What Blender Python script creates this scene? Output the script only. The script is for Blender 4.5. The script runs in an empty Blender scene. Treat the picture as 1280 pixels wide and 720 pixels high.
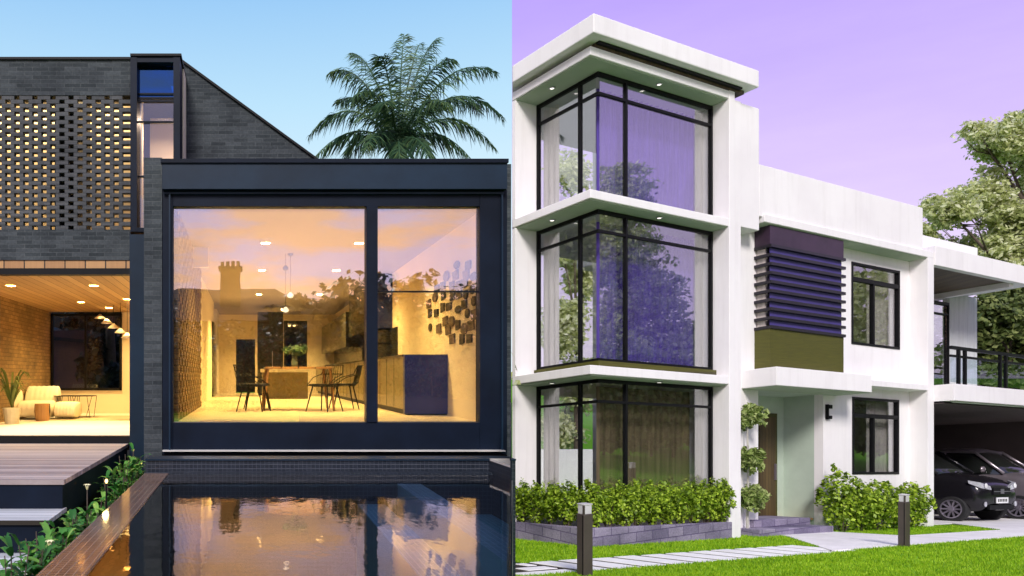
import bpy, math, random
from mathutils import Vector, Matrix, noise
R = math.radians
random.seed(7)
S = bpy.context.scene
COL = S.collection

# ------------------------------------------------------------------ camera
F = 964.0                       # focal length in photo pixels (photo is 1280 wide)
cam_d = bpy.data.cameras.new('camera'); cam = bpy.data.objects.new('camera', cam_d); COL.objects.link(cam)
cam.location = (0, 0, 0); cam.rotation_euler = (R(90), 0, 0)
cam_d.sensor_width = 36; cam_d.lens = F / 1280 * 36
cam_d.shift_x = 330 / 1280; cam_d.shift_y = 110 / 1280      # a view camera with a shifted lens
cam_d.clip_start = .05; cam_d.clip_end = 8000
S.camera = cam
S.render.resolution_x = 1024; S.render.resolution_y = 576

# ------------------------------------------------------------------ sky and sun
SUN_EL, SUN_AZ = 38, 192        # azimuth clockwise from +Y
w = bpy.data.worlds.new('World'); S.world = w; w.use_nodes = True
nt = w.node_tree; nt.nodes.clear()
def N(t, **k):
    n = nt.nodes.new(t)
    for a_, b_ in k.items():
        if a_ == 'inp':
            for q, val in b_.items(): n.inputs[q].default_value = val
        else: setattr(n, a_, b_)
    return n
def L(a_, b_): nt.links.new(a_, b_)
def math_(op, a_, b_=None, c_=None, clamp=False):
    n = nt.nodes.new('ShaderNodeMath'); n.operation = op; n.use_clamp = clamp
    for i, v in enumerate((a_, b_, c_)):
        if v is None: continue
        if isinstance(v, (int, float)): n.inputs[i].default_value = v
        else: nt.links.new(v, n.inputs[i])
    return n.outputs[0]
def mixc(f, a_, b_, bt='MIX'):
    n = nt.nodes.new('ShaderNodeMix'); n.data_type = 'RGBA'; n.blend_type = bt
    for sck, v in ((n.inputs['Factor'], f), (n.inputs['A'], a_), (n.inputs['B'], b_)):
        if isinstance(v, (int, float)): sck.default_value = v
        elif isinstance(v, tuple): sck.default_value = v if len(v) == 4 else v + (1,)
        else: nt.links.new(v, sck)
    return n.outputs['Result']
def ramp(f, stops, interp='LINEAR'):
    n = nt.nodes.new('ShaderNodeValToRGB'); cr = n.color_ramp; cr.interpolation = interp
    while len(cr.elements) < len(stops): cr.elements.new(.5)
    for e, (p, c) in zip(cr.elements, stops): e.position = p; e.color = (c if len(c) == 4 else c + (1,))
    nt.links.new(f, n.inputs[0]); return n.outputs[0]
tc = N('ShaderNodeTexCoord'); sx = N('ShaderNodeSeparateXYZ'); L(tc.outputs['Generated'], sx.inputs[0])
X_, Y_, Z_ = sx.outputs
ahead = math_('GREATER_THAN', Y_, 0)
# two weathers meet along one bearing: clear blue dusk to the left, violet haze to the right
front = math_('MULTIPLY', math_('GREATER_THAN', math_('SUBTRACT', X_, math_('MULTIPLY', Y_, 330 / F)), 0), ahead)
backv = math_('MULTIPLY', math_('DIVIDE', math_('ADD', X_, math_('MULTIPLY', Y_, 1.4)), .25, clamp=True), math_('SUBTRACT', 1, ahead))
violet = math_('ADD', front, backv, clamp=True)
blue = ramp(Z_, [(0, (.78, .93, .96)), (.22, (.68, .87, .96)), (.33, (.50, .76, .95)), (.46, (.29, .56, .90)), (.75, (.16, .33, .66))])
purp = ramp(Z_, [(0, (.86, .74, .97)), (.22, (.72, .57, .97)), (.42, (.50, .37, .96)), (.75, (.40, .34, .78))])
mp = N('ShaderNodeMapping'); mp.inputs['Scale'].default_value = (1.6, 1.6, 7); mp.inputs['Rotation'].default_value = (0, .35, 0)
L(tc.outputs['Generated'], mp.inputs[0])
nz = N('ShaderNodeTexNoise', inp={'Scale': 1.6, 'Detail': 6, 'Roughness': .62}); L(mp.outputs[0], nz.inputs[0])
cloud = ramp(nz.outputs[0], [(.50, (0, 0, 0)), (.60, (1, 1, 1))])
dusk = mixc(cloud, (.90, .78, 1.20), (1.35, .80, .55))
dusk = mixc(ramp(Z_, [(.25, (0, 0, 0)), (.6, (1, 1, 1))]), dusk, (.30, .42, .75))
pale = math_('MULTIPLY', math_('SUBTRACT', math_('MULTIPLY', X_, -1), math_('MULTIPLY', Y_, .8)), 3, clamp=True)
left_sky = mixc(ahead, dusk, mixc(pale, blue, (.95, .95, 1.0)))
vn = ramp(nz.outputs[0], [(.35, (.96, .95, .99)), (.65, (1.05, 1.05, 1.02))])
col = mixc(violet, left_sky, mixc(1.0, purp, vn, 'MULTIPLY'))
sky = N('ShaderNodeTexSky'); sky.sky_type = 'NISHITA'; sky.sun_disc = False
sky.sun_elevation = R(SUN_EL); sky.sun_rotation = R(SUN_AZ)
bg1 = N('ShaderNodeBackground', inp={'Strength': .004}); L(sky.outputs[0], bg1.inputs[0])
bg2 = N('ShaderNodeBackground', inp={'Strength': .80}); L(col, bg2.inputs[0])
ad = N('ShaderNodeAddShader'); L(bg1.outputs[0], ad.inputs[0]); L(bg2.outputs[0], ad.inputs[1])
wo = N('ShaderNodeOutputWorld'); L(ad.outputs[0], wo.inputs[0])
sd = bpy.data.lights.new('sun', 'SUN'); so = bpy.data.objects.new('sun', sd); COL.objects.link(so)
sd.energy = 2.9; sd.angle = R(14); sd.color = (1, .94, .90)
to_sun = Vector((math.sin(R(SUN_AZ)) * math.cos(R(SUN_EL)), math.cos(R(SUN_AZ)) * math.cos(R(SUN_EL)), math.sin(R(SUN_EL))))
so.rotation_euler = to_sun.to_track_quat('Z', 'Y').to_euler(); so.location = (0, -20, 30)
S.view_settings.view_transform = 'Standard'; S.view_settings.look = 'None'
S.view_settings.exposure = .35; S.view_settings.gamma = 1; S.view_settings.use_curve_mapping = False
S.cycles.max_bounces = 10; S.cycles.transparent_max_bounces = 24

# ------------------------------------------------------------------ materials
MATS = {}
def newmat(name):
    global nt
    m = bpy.data.materials.new(name); m.use_nodes = True; nt = m.node_tree; nt.nodes.clear()
    MATS[name] = m; return m
def finish(bsdf, bump=None, dist=.01, strength=.5):
    o = N('ShaderNodeOutputMaterial'); L(bsdf.outputs[0], o.inputs[0])
    if bump is not None:
        b = N('ShaderNodeBump', inp={'Strength': strength, 'Distance': dist}); L(bump, b.inputs['Height']); L(b.outputs[0], bsdf.inputs['Normal'])
def pos():
    return N('ShaderNodeNewGeometry').outputs['Position']
def noise_(vec, scale, detail=3, rough=.5):
    n = N('ShaderNodeTexNoise', inp={'Scale': scale, 'Detail': detail, 'Roughness': rough})
    if vec is not None: L(vec, n.inputs[0])
    return n.outputs[0]
def scaled(vec, sc):
    n = N('ShaderNodeMapping'); n.inputs['Scale'].default_value = sc; L(vec, n.inputs[0]); return n.outputs[0]
def principled(col=None, rough=.5, metal=0, spec=.5, **k):
    p = N('ShaderNodeBsdfPrincipled', inp={'Roughness': rough, 'Metallic': metal, 'Specular IOR Level': spec})
    if isinstance(col, tuple): p.inputs['Base Color'].default_value = col + (1,)
    elif col is not None: L(col, p.inputs['Base Color'])
    for a_, b_ in k.items(): p.inputs[a_.replace('_', ' ')].default_value = b_
    return p
def simple(name, c, rough=.5, metal=0, var=.12, scale=3, bump=.0, spec=.5, bscale=40, stretch=(1, 1, 1)):
    newmat(name); v = scaled(pos(), stretch)
    f = noise_(v, scale, 5, .6)
    lo = tuple(x * (1 - var) for x in c); hi = tuple(min(1, x * (1 + var)) for x in c)
    cc = ramp(f, [(.3, lo), (.7, hi)])
    p = principled(cc, rough, metal, spec)
    finish(p, noise_(v, bscale, 3) if bump else None, .01, bump); return MATS[name]
def wallco():
    g = N('ShaderNodeNewGeometry'); s1 = N('ShaderNodeSeparateXYZ'); L(g.outputs['Position'], s1.inputs[0])
    s2 = N('ShaderNodeSeparateXYZ'); L(g.outputs['True Normal'], s2.inputs[0])
    side = math_('GREATER_THAN', math_('ABSOLUTE', s2.outputs[0]), .7)
    h = math_('ADD', math_('MULTIPLY', s1.outputs[0], math_('SUBTRACT', 1, side)), math_('MULTIPLY', s1.outputs[1], side))
    c = N('ShaderNodeCombineXYZ'); L(h, c.inputs[0]); L(s1.outputs[2], c.inputs[1]); return c.outputs[0]
def brick(name, c1, c2, mortar, bw, bh, rough=.8, ms=.008, bump=.6, gloss=None, spec=.5):
    newmat(name); v = wallco()
    b = N('ShaderNodeTexBrick', inp={'Scale': 1, 'Brick Width': bw, 'Row Height': bh, 'Mortar Size': ms, 'Mortar Smooth': .2, 'Bias': 0,
        'Color1': c1 + (1,), 'Color2': c2 + (1,), 'Mortar': mortar + (1,)}); L(v, b.inputs[0])
    n = noise_(v, 1.3, 5, .6); n2 = noise_(v, 30, 3)
    cc = mixc(1.0, b.outputs[0], ramp(n, [(.3, (.62, .62, .64)), (.7, (1.35, 1.33, 1.28))]), 'MULTIPLY')
    cc = mixc(1.0, cc, ramp(n2, [(.3, (.8, .8, .8)), (.7, (1.2, 1.2, 1.2))]), 'MULTIPLY')
    p = principled(cc, rough, 0, spec)
    finish(p, math_('ADD', math_('MULTIPLY', b.outputs['Fac'], -1), math_('MULTIPLY', n2, .4)), .006, bump)
def tile_mat(name, c1, c2, grout, sz, rough=.3, flat=False):
    newmat(name)
    if flat: v = pos()
    else: v = wallco()
    b = N('ShaderNodeTexBrick', offset=0, inp={'Scale': 1, 'Brick Width': sz, 'Row Height': sz, 'Mortar Size': sz * .07, 'Color1': c1 + (1,), 'Color2': c2 + (1,), 'Mortar': grout + (1,)})
    L(v, b.inputs[0]); p = principled(b.outputs[0], rough)
    finish(p, math_('MULTIPLY', b.outputs['Fac'], -1), .002, .4)
def wood(name, c1, c2, plank=.14, axis='X', rough=.5, spec=.4, gap=(.02, .015, .01)):
    newmat(name); s1 = N('ShaderNodeSeparateXYZ'); g = pos(); L(g, s1.inputs[0])
    a_ = {'X': 0, 'Y': 1, 'Z': 2}[axis]; t = math_('DIVIDE', s1.outputs[a_], plank)
    fr = math_('FRACT', t); fl = math_('FLOOR', t)
    line = math_('LESS_THAN', math_('ABSOLUTE', math_('SUBTRACT', fr, .5)), .47)
    wn = N('ShaderNodeTexWhiteNoise', noise_dimensions='1D'); L(fl, wn.inputs['W'])
    st = [1.5, 1.5, 1.5]; st[a_] = 30
    gr = noise_(scaled(g, tuple(st)), 1.5, 6, .65)
    f = math_('ADD', math_('MULTIPLY', gr, .7), math_('MULTIPLY', wn.outputs[0], .4))
    cc = ramp(f, [(.25, c1), (.8, c2)]); cc = mixc(line, gap, cc)
    p = principled(cc, rough, 0, spec); finish(p, math_('ADD', line, math_('MULTIPLY', gr, .3)), .004, .5)
def glass(name, fac, tint=(.95, .97, .97), rough=0.0, wave=.0, gl=(1, 1, 1)):
    newmat(name); t = N('ShaderNodeBsdfTransparent', inp={0: tint + (1,)}); g = N('ShaderNodeBsdfGlossy', inp={'Color': gl + (1,), 'Roughness': rough})
    lw = N('ShaderNodeLayerWeight', inp={'Blend': .35})
    f = math_('ADD', fac, math_('MULTIPLY', lw.outputs['Fresnel'], .12), clamp=True)
    m = N('ShaderNodeMixShader'); L(f, m.inputs[0]); L(t.outputs[0], m.inputs[1]); L(g.outputs[0], m.inputs[2])
    if wave:
        b = N('ShaderNodeBump', inp={'Strength': wave, 'Distance': .01}); L(noise_(pos(), 1.2, 2), b.inputs['Height']); L(b.outputs[0], g.inputs['Normal'])
    o = N('ShaderNodeOutputMaterial'); L(m.outputs[0], o.inputs[0])
def emis(name, c, st):
    newmat(name); e = N('ShaderNodeEmission', inp={'Color': c + (1,), 'Strength': st}); o = N('ShaderNodeOutputMaterial'); L(e.outputs[0], o.inputs[0])
def leaf(name, stops, trans=.35, rough=.5, cl=.8):
    newmat(name); g = N('ShaderNodeNewGeometry')
    f = math_('ADD', math_('MULTIPLY', g.outputs['Random Per Island'], .55), math_('MULTIPLY', noise_(g.outputs['Position'], cl, 3), .55))
    cc = ramp(f, stops); p = principled(cc, rough, 0, .3)
    t = N('ShaderNodeBsdfTranslucent'); L(cc, t.inputs[0]); m = N('ShaderNodeMixShader', inp={0: trans})
    L(p.outputs[0], m.inputs[1]); L(t.outputs[0], m.inputs[2]); o = N('ShaderNodeOutputMaterial'); L(m.outputs[0], o.inputs[0])

brick('dark_brick', (.026, .033, .038), (.056, .066, .074), (.066, .075, .080), .235, .0607, ms=.005, spec=.2)
brick('screen_brick', (.030, .034, .038), (.062, .066, .072), (.09, .09, .09), .5, .0607, ms=.003)
brick('room_brick', (.20, .125, .05), (.30, .19, .075), (.12, .075, .03), .235, .076, ms=.006)
brick('planter_stone', (.16, .14, .22), (.26, .23, .32), (.10, .08, .16), .42, .19, ms=.009, bump=.9)
simple('navy_metal', (.004, .008, .018), .5, 0, .35, 1.5, .15, .12, 8)
simple('fascia_metal', (.006, .018, .036), .45, 0, .3, 1.2, .12, .2, 6)
simple('black_metal', (.006, .006, .007), .5, 0, .2, 3, 0, .15)
simple('roof_felt', (.05, .055, .06), .9)
newmat('white_render'); v_ = pos()
st1 = noise_(scaled(v_, (3.0, 3.0, .22)), 1.6, 5, .65); st2 = noise_(v_, .7, 4, .6); st3 = noise_(v_, 35, 3)
cw = mixc(ramp(st1, [(.50, (0, 0, 0)), (.72, (1, 1, 1))]), (.86, .835, .83), (.80, .775, .765))
cw = mixc(1.0, cw, ramp(st2, [(.3, (.93, .92, .93)), (.6, (1, 1, 1))]), 'MULTIPLY')
finish(principled(cw, .8, 0, .2), st3, .006, .3)
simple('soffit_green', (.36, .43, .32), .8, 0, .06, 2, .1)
simple('green_render', (.44, .52, .43), .8, 0, .10, 1.2, .1)
simple('room_white', (.78, .74, .66), .7, 0, .04, 2)
simple('tower_room', (.50, .47, .44), .8, 0, .08, 1)
simple('kitchen_plaster', (.84, .72, .54), .6, 0, .05, 1)
simple('kitchen_floor', (.70, .58, .38), .35, 0, .10, 2)
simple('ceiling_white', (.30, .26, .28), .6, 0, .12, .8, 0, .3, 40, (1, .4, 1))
simple('cupboard_olive', (.15, .115, .05), .35, 0, .15, 2)
simple('cupboard_dark', (.030, .028, .020), .2, 0, .2, 2)
simple('blue_blind', (.02, .10, .34), .7)
simple('cupboard_navy', (.012, .022, .13), .4, 0, .15, 3)
simple('counter_top', (.60, .58, .54), .3)
wood('timber_ceiling', (.34, .19, .08), (.56, .35, .15), .16, 'X', .5)
wood('deck_wood', (.24, .19, .18), (.54, .46, .43), .13, 'Y', .6)
wood('step_wood', (.40, .42, .43), (.70, .72, .73), .13, 'Y', .5)
wood('timber_dark', (.045, .028, .012), (.12, .080, .030), .10, 'X', .6)
wood('timber_olive', (.030, .032, .005), (.105, .10, .010), 3.0, 'Z', .5, gap=(.05, .045, .012))
wood('table_wood', (.30, .15, .06), (.45, .25, .10), .3, 'X', .4)
simple('plum_panel', (.035, .016, .036), .45, 0, .3, 2)
simple('slat_plum', (.009, .006, .012), .4, 0, .3, 2)
simple('curtain_violet', (.13, .08, .40), .8, 0, .3, 3, .4, .3, 6, (6, 6, .3))
simple('violet_blind', (.055, .04, .20), .6, 0, .15, 3)
simple('curtain_brown', (.20, .155, .085), .85, 0, .3, 3, .4, .3, 6, (6, 6, .3))
simple('curtain_cream', (.52, .47, .43), .85, 0, .15, 3, .4, .3, 6, (6, 6, .3))
simple('curtain_pale', (.62, .64, .62), .85, 0, .1, 3, .3, .3, 6, (6, 6, .3))
simple('concrete_path', (.80, .77, .75), .85, 0, .10, 1.5, .3)
simple('paver_white', (.90, .89, .85), .8, 0, .08, 2.0, .4)
simple('purple_stone', (.20, .165, .27), .7, 0, .25, 3, .4)
simple('sofa_fabric', (.80, .72, .58), .9, 0, .06, 4, .4, .3, 18)
simple('rug', (.50, .44, .30), .95, 0, .15, 5)
simple('bollard_metal', (.095, .075, .065), .45, .3, .12, 4)
simple('bollard_lens', (.62, .60, .60), .3, 0, .1, 8)
simple('bark', (.10, .075, .055), .9, 0, .3, 8, .6)
simple('bark_pale', (.42, .40, .35), .9, 0, .2, 8, .4)
simple('soil', (.025, .018, .012), 1, 0, .3, 8, .6)
simple('stone_ground', (.10, .10, .09), .95, 0, .2, 1)
simple('plate_dark', (.035, .026, .022), .5, 0, .6, 9)
simple('plate_tan', (.12, .08, .055), .5, 0, .6, 9)
simple('clay_roof', (.05, .03, .03), .9)
simple('car_black', (.012, .011, .014), .18, .2, .1, 2)
simple('car_silver', (.30, .26, .29), .28, .6, .1, 2)
simple('rubber', (.012, .012, .013), .8)
simple('alloy', (.42, .38, .46), .3, .8, .1)
simple('plate_white', (.75, .75, .75), .4)
simple('lamp_glass', (.55, .55, .60), .1, .3, .2, 20)
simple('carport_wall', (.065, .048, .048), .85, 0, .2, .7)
simple('petal', (.75, .70, .40), .6)
simple('vase_glass', (.10, .14, .12), .1)
newmat('car_glass'); finish(principled((.012, .014, .013), .05, 0, .9))
tile_mat('pool_tile', (.007, .011, .019), (.014, .019, .030), (.045, .052, .07), .05)
tile_mat('pool_tile_flat', (.16, .26, .34), (.24, .34, .42), (.48, .56, .62), .05, .35, True)
tile_mat('coping_tile', (.10, .06, .045), (.17, .10, .07), (.24, .18, .14), .05, .10, True)
tile_mat('purple_tile', (.46, .36, .42), (.56, .46, .50), (.72, .66, .70), .05, .35, True)
glass('window_glass', .26, (.97, .98, .98), wave=.12)
glass('slot_glass', .09, (.80, .84, .90), wave=.15)
glass('tower_glass', .17, (.93, .94, .95), wave=.10)
glass('side_glass', .12, (.93, .94, .95), wave=.08)
glass('dark_glass', .025, (.80, .85, .90))
glass('blue_glass', .30, (.10, .30, .70), gl=(.10, .30, .75))
emis('lamp_warm', (1, .62, .22), 4); emis('lamp_soft', (1, .80, .50), 2); emis('flame_lens', (1, .62, .16), 26)
emis('downlight_lens', (1, .93, .85), 1.6)
leaf('palm_leaf', [(.2, (.012, .040, .022)), (.55, (.04, .10, .045)), (.9, (.15, .23, .07))], .2)
leaf('tree_leaf', [(.2, (.10, .13, .03)), (.5, (.32, .38, .12)), (.85, (.62, .66, .34))], .35, .5, .6)
leaf('pale_leaf', [(.2, (.20, .25, .05)), (.5, (.58, .63, .26)), (.85, (.93, .93, .70))], .5, .5, .6)
leaf('garden_leaf', [(.2, (.03, .05, .012)), (.5, (.10, .14, .035)), (.85, (.26, .30, .09))], .35)
leaf('hedge_leaf', [(.2, (.03, .06, .004)), (.5, (.17, .29, .012)), (.85, (.55, .72, .07))], .35, .4, 3.5)
leaf('topiary_leaf', [(.2, (.06, .10, .02)), (.5, (.26, .36, .08)), (.85, (.62, .68, .30))], .4, .4, 5)
leaf('bed_leaf', [(.2, (.015, .08, .02)), (.5, (.06, .24, .04)), (.85, (.26, .50, .09))], .3, .35, 2.5)
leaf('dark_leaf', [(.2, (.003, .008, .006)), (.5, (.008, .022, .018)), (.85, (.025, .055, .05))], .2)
leaf('grass_blade', [(.2, (.09, .22, .004)), (.5, (.25, .50, .008)), (.85, (.55, .76, .04))], .4, .5, 2.6)
newmat('lawn_soil'); finish(principled(ramp(noise_(pos(), 2.5, 6, .7), [(.3, (.07, .22, .004)), (.7, (.13, .34, .008))]), .95, 0, .1), noise_(pos(), 60, 2), .02, .6)
newmat('pool_water')
geo = pos()
wv = math_('ADD', noise_(scaled(geo, (1.4, .9, 1)), 2.4, 3, .55), math_('MULTIPLY', noise_(scaled(geo, (2.5, 1.4, 1)), 6, 2), .25))
bp = N('ShaderNodeBump', inp={'Strength': .11, 'Distance': .016}); L(wv, bp.inputs['Height'])
tr = N('ShaderNodeBsdfTransparent', inp={0: (.52, .80, .94, 1)}); gl = N('ShaderNodeBsdfGlossy', inp={'Color': (1, .97, .95, 1), 'Roughness': .025}); L(bp.outputs[0], gl.inputs['Normal'])
fz = N('ShaderNodeFresnel', inp={'IOR': 1.33}); L(bp.outputs[0], fz.inputs['Normal'])
f = math_('ADD', .06, math_('MULTIPLY', fz.outputs[0], 1.30), clamp=True)
m = N('ShaderNodeMixShader'); L(f, m.inputs[0]); L(tr.outputs[0], m.inputs[1]); L(gl.outputs[0], m.inputs[2])
o = N('ShaderNodeOutputMaterial'); L(m.outputs[0], o.inputs[0])
def M(n): return MATS[n]

# ------------------------------------------------------------------ mesh helpers
class MB:
    def __init__(self, tf=None): self.v = []; self.f = []; self.tf = tf
    def add(self, vs, fs):
        b = len(self.v)
        self.v += [tuple(self.tf(*p)) if self.tf else tuple(p) for p in vs]
        self.f += [tuple(i + b for i in q) for q in fs]; return self
    def box(self, x0, x1, y0, y1, z0, z1):
        if x0 > x1: x0, x1 = x1, x0
        if y0 > y1: y0, y1 = y1, y0
        if z0 > z1: z0, z1 = z1, z0
        return self.add([(x0, y0, z0), (x1, y0, z0), (x1, y1, z0), (x0, y1, z0), (x0, y0, z1), (x1, y0, z1), (x1, y1, z1), (x0, y1, z1)],
            [(0, 3, 2, 1), (4, 5, 6, 7), (0, 1, 5, 4), (1, 2, 6, 5), (2, 3, 7, 6), (3, 0, 4, 7)])
    def prism(self, pts, z0, z1):            # plan polygon (counter-clockwise) extruded upwards
        n = len(pts)
        return self.add([(x, y, z0) for x, y in pts] + [(x, y, z1) for x, y in pts],
            [tuple(range(n))[::-1], tuple(range(n, 2 * n))] + [(i, (i + 1) % n, n + (i + 1) % n, n + i) for i in range(n)])
    def slab(self, pts, y0, y1):             # polygon in x,z (counter-clockwise seen from -y) given thickness in y
        n = len(pts)
        return self.add([(x, y0, z) for x, z in pts] + [(x, y1, z) for x, z in pts],
            [tuple(range(n)), tuple(range(n, 2 * n))[::-1]] + [((i + 1) % n, i, n + i, n + (i + 1) % n) for i in range(n)])
    def tube(self, pts, rads, n=8):
        pts = [Vector(p) for p in pts]; rings = []
        if not hasattr(rads, '__len__'): rads = [rads] * len(pts)
        for i, p in enumerate(pts):
            d = (pts[min(i + 1, len(pts) - 1)] - pts[max(i - 1, 0)]).normalized()
            a_ = d.cross(Vector((0, 0, 1)) if abs(d.z) < .9 else Vector((1, 0, 0))).normalized(); b_ = d.cross(a_)
            rings.append([p + (a_ * math.cos(2 * math.pi * k / n) + b_ * math.sin(2 * math.pi * k / n)) * rads[i] for k in range(n)])
        vs = [q for r in rings for q in r]; fs = []
        for i in range(len(pts) - 1):
            for k in range(n): fs.append((i * n + k, i * n + (k + 1) % n, (i + 1) * n + (k + 1) % n, (i + 1) * n + k))
        fs.append(tuple(range(n))[::-1]); fs.append(tuple(range((len(pts) - 1) * n, len(pts) * n)))
        return self.add(vs, fs)
    def lathe(self, prof, c, n=16, axis=2):
        vs = []; fs = []
        for r, h in prof:
            for k in range(n):
                t = 2 * math.pi * k / n; p = [r * math.cos(t), r * math.sin(t), h]
                if axis == 0: p = [p[2], p[0], p[1]]
                if axis == 1: p = [p[0], p[2], p[1]]
                vs.append((p[0] + c[0], p[1] + c[1], p[2] + c[2]))
        for i in range(len(prof) - 1):
            for k in range(n): fs.append((i * n + k, i * n + (k + 1) % n, (i + 1) * n + (k + 1) % n, (i + 1) * n + k))
        fs.append(tuple(range(n))[::-1]); fs.append(tuple(range((len(prof) - 1) * n, len(prof) * n)))
        return self.add(vs, fs)
    def build(self, name, mat, parent=None, loc=None, smooth=False, bevel=0, sub=0):
        org = Vector(loc) if loc is not None else Vector((0, 0, 0)); off = Vector(org)
        q = parent
        while q is not None: off += q.location; q = q.parent
        me = bpy.data.meshes.new(name)
        me.from_pydata([(x - off.x, y - off.y, z - off.z) for x, y, z in self.v], [], self.f); me.update()
        if smooth: me.polygons.foreach_set('use_smooth', [True] * len(me.polygons))
        me.materials.append(M(mat) if isinstance(mat, str) else mat)
        o = bpy.data.objects.new(name, me); COL.objects.link(o); o.location = org
        if parent is not None: o.parent = parent
        if bevel:
            b = o.modifiers.new('bevel', 'BEVEL'); b.width = bevel; b.segments = 2; b.limit_method = 'ANGLE'
        if sub:
            b = o.modifiers.new('sub', 'SUBSURF'); b.levels = sub; b.render_levels = sub
        return o
def tag(o, label=None, cat=None, group=None, kind=None):
    for k, v in (('label', label), ('category', cat), ('group', group), ('kind', kind)):
        if v: o[k] = v
    return o
def thing(name, label, cat, loc=(0, 0, 0), group=None):
    o = bpy.data.objects.new(name, None); COL.objects.link(o); o.location = loc; o.empty_display_size = .2
    return tag(o, label, cat, group)
def struct(o): o['kind'] = 'structure'; return o
def dup(root, loc, rz=None, label=None):
    r = root.copy(); COL.objects.link(r); r.location = loc
    if rz is not None: r.rotation_euler = (0, 0, rz)
    if label: r['label'] = label
    for ch in list(root.children):
        c = ch.copy(); COL.objects.link(c); c.parent = r
        for g in ch.children:
            d = g.copy(); COL.objects.link(d); d.parent = c
    return r
def box(name, mat, parent, *b, tf=None, bevel=0): return MB(tf).box(*b).build(name, mat, parent, bevel=bevel)
def lx(px, Y): return (px - 310) / F * Y           # left plot: photo column -> metres at distance Y
def lz(py, Y): return (470 - py) / F * Y
def leaves(mb, c, r, n, size, up=.3, asp=1.7, shell=.0, gap=0, seed=0):
    rnd = random.Random(seed); c = Vector(c); k = 0; tries = 0
    while k < n and tries < n * 12:
        tries += 1
        d = Vector((rnd.gauss(0, 1), rnd.gauss(0, 1), rnd.gauss(0, 1))).normalized()
        t = (shell + (1 - shell) * rnd.random() ** .5)
        p = Vector((c.x + d.x * r[0] * t, c.y + d.y * r[1] * t, c.z + d.z * r[2] * t))
        if gap and noise.noise(p * gap) < -.05: continue
        k += 1
        nrm = (d + Vector((rnd.uniform(-1, 1), rnd.uniform(-1, 1), rnd.uniform(-1, 1) + up))).normalized()
        a_ = nrm.cross(Vector((rnd.uniform(-1, 1), rnd.uniform(-1, 1), rnd.uniform(-1, 1)))).normalized(); b_ = nrm.cross(a_)
        s_ = size * rnd.uniform(.6, 1.35); q = a_ * s_ * .5; e = b_ * s_ * .5 * asp
        mb.add([p - e, p + q * .9, p + e, p - q * .9], [(0, 1, 2, 3)])
    return mb

# ================================================================== THE SETTING
SHEAR = 118 / F                     # right-hand plot sheared to fit its lower horizon: metres down per metre of depth
HR = 1.45                          # eye height over that lawn, measured before the shear
A = Vector((2070, 964)).normalized(); B = Vector((-A.y, A.x)); C0 = Vector((428 / F * 14.65, 14.65))
def W(u, v, z):                    # right plot: u along the front wall, v into the plot, z above eye line before the shear
    x = C0.x + A.x * u + B.x * v; y = C0.y + A.y * u + B.y * v
    return (x, y, z - SHEAR * y)
def uu(px, v):
    r = (px - 310) / F; ox, oy = C0.x + B.x * v, C0.y + B.y * v
    return (r * oy - ox) / (A.x - r * A.y)
def vv(px, u):
    r = (px - 310) / F; ox, oy = C0.x + A.x * u, C0.y + A.y * u
    return (r * oy - ox) / (B.x - r * B.y)
def zz(py, u, v): return (588 - py) * (C0.y + A.y * u + B.y * v) / F
def gpt(px, py, h=0):              # a point on the right lawn seen at that pixel
    Y = (HR - h) * F / (py - 588); return Vector(((px - 310) / F * Y, Y, -(HR - h) - SHEAR * Y))
def gz(y): return -HR - SHEAR * max(y, 2)
SM = 330 / F

g = MB(); ys = [-3000, 2, 45, 3000]
g.add([(x, y, gz(min(y, 45))) for y in ys for x in (-3000, 3000)], [(2 * i, 2 * i + 1, 2 * i + 3, 2 * i + 2) for i in range(3)])
struct(g.build('lawn', 'lawn_soil'))
def plan(x, y): return (x, y)
# raised terrace of the left plot, its boundary following the plot line between the two gardens
e_ = .02
plot = [(-40, .2), (.2 * SM - e_, .2), (40 * SM - e_, 40), (-40, 40)]
pool_poly_far = 9.17
struct(MB().prism([(-40, .2), (-1.21, .2), (-1.21, 9.2), (-1.21, 10.0), (10 * SM - e_, 10), (40 * SM - e_, 40), (-40, 40)], -6.5, -1.86).build('garden_ground', 'stone_ground'))
struct(MB().box(-40, 34, -18, .19, -2.2, -1.86).build('added_paving', 'stone_ground'))  # added dark ground out of view, so no green lawn mirrors in the glass room
struct(MB().prism([(-1.21, .191), (.2 * SM, .191), (1.2 * SM - .02, 1.2), (-1.21, 1.2)], -2.2, -1.19).build('pool_terrace', 'coping_tile'))

# ------------------------------------------------------------------ pool
WZ = -1.145
pool = thing('swimming_pool', 'dark mosaic tiled swimming pool reflecting the lit glass room', 'pool', (0, 6.5, -2.9))
def sy(x): return x / SM
xr = 2.87
y_r = xr / SM
# floor, walls
MB().prism([(-.93, 1.2), (1.2 * SM - .02, 1.2), (xr, y_r), (xr, 9.17), (-.93, 9.17)], -3.0, -2.75).build('pool_floor', 'pool_tile', pool)
box('side_wall', 'pool_tile', pool, -1.21, -.93, 1.2, 9.17, -6, -1.165)
box('overflow_edge', 'coping_tile', pool, -1.21, -.93, 1.2, 9.03, -1.164, -1.138)
box('far_wall', 'pool_tile', pool, -1.21, lx(640, 9.35) - .02, 9.17, 9.5, -6, lz(573.5, 9.17) - .02)
box('far_coping', 'fascia_metal', pool, -1.22, lx(640, 9.35) - .02, 9.15, 9.5, lz(573.5, 9.17) - .02, lz(573.5, 9.17))
box('far_ledge', 'pool_tile', pool, -.93, xr, 9.03, 9.17, -2, WZ + .012)
rw = [(xr, y_r + .02), (9.17 * SM - .03, 9.17), (xr, 9.17)]
MB().prism(rw, -6, lz(573.5, 9.17) - .02).build('right_wall', 'pool_tile', pool)
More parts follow.
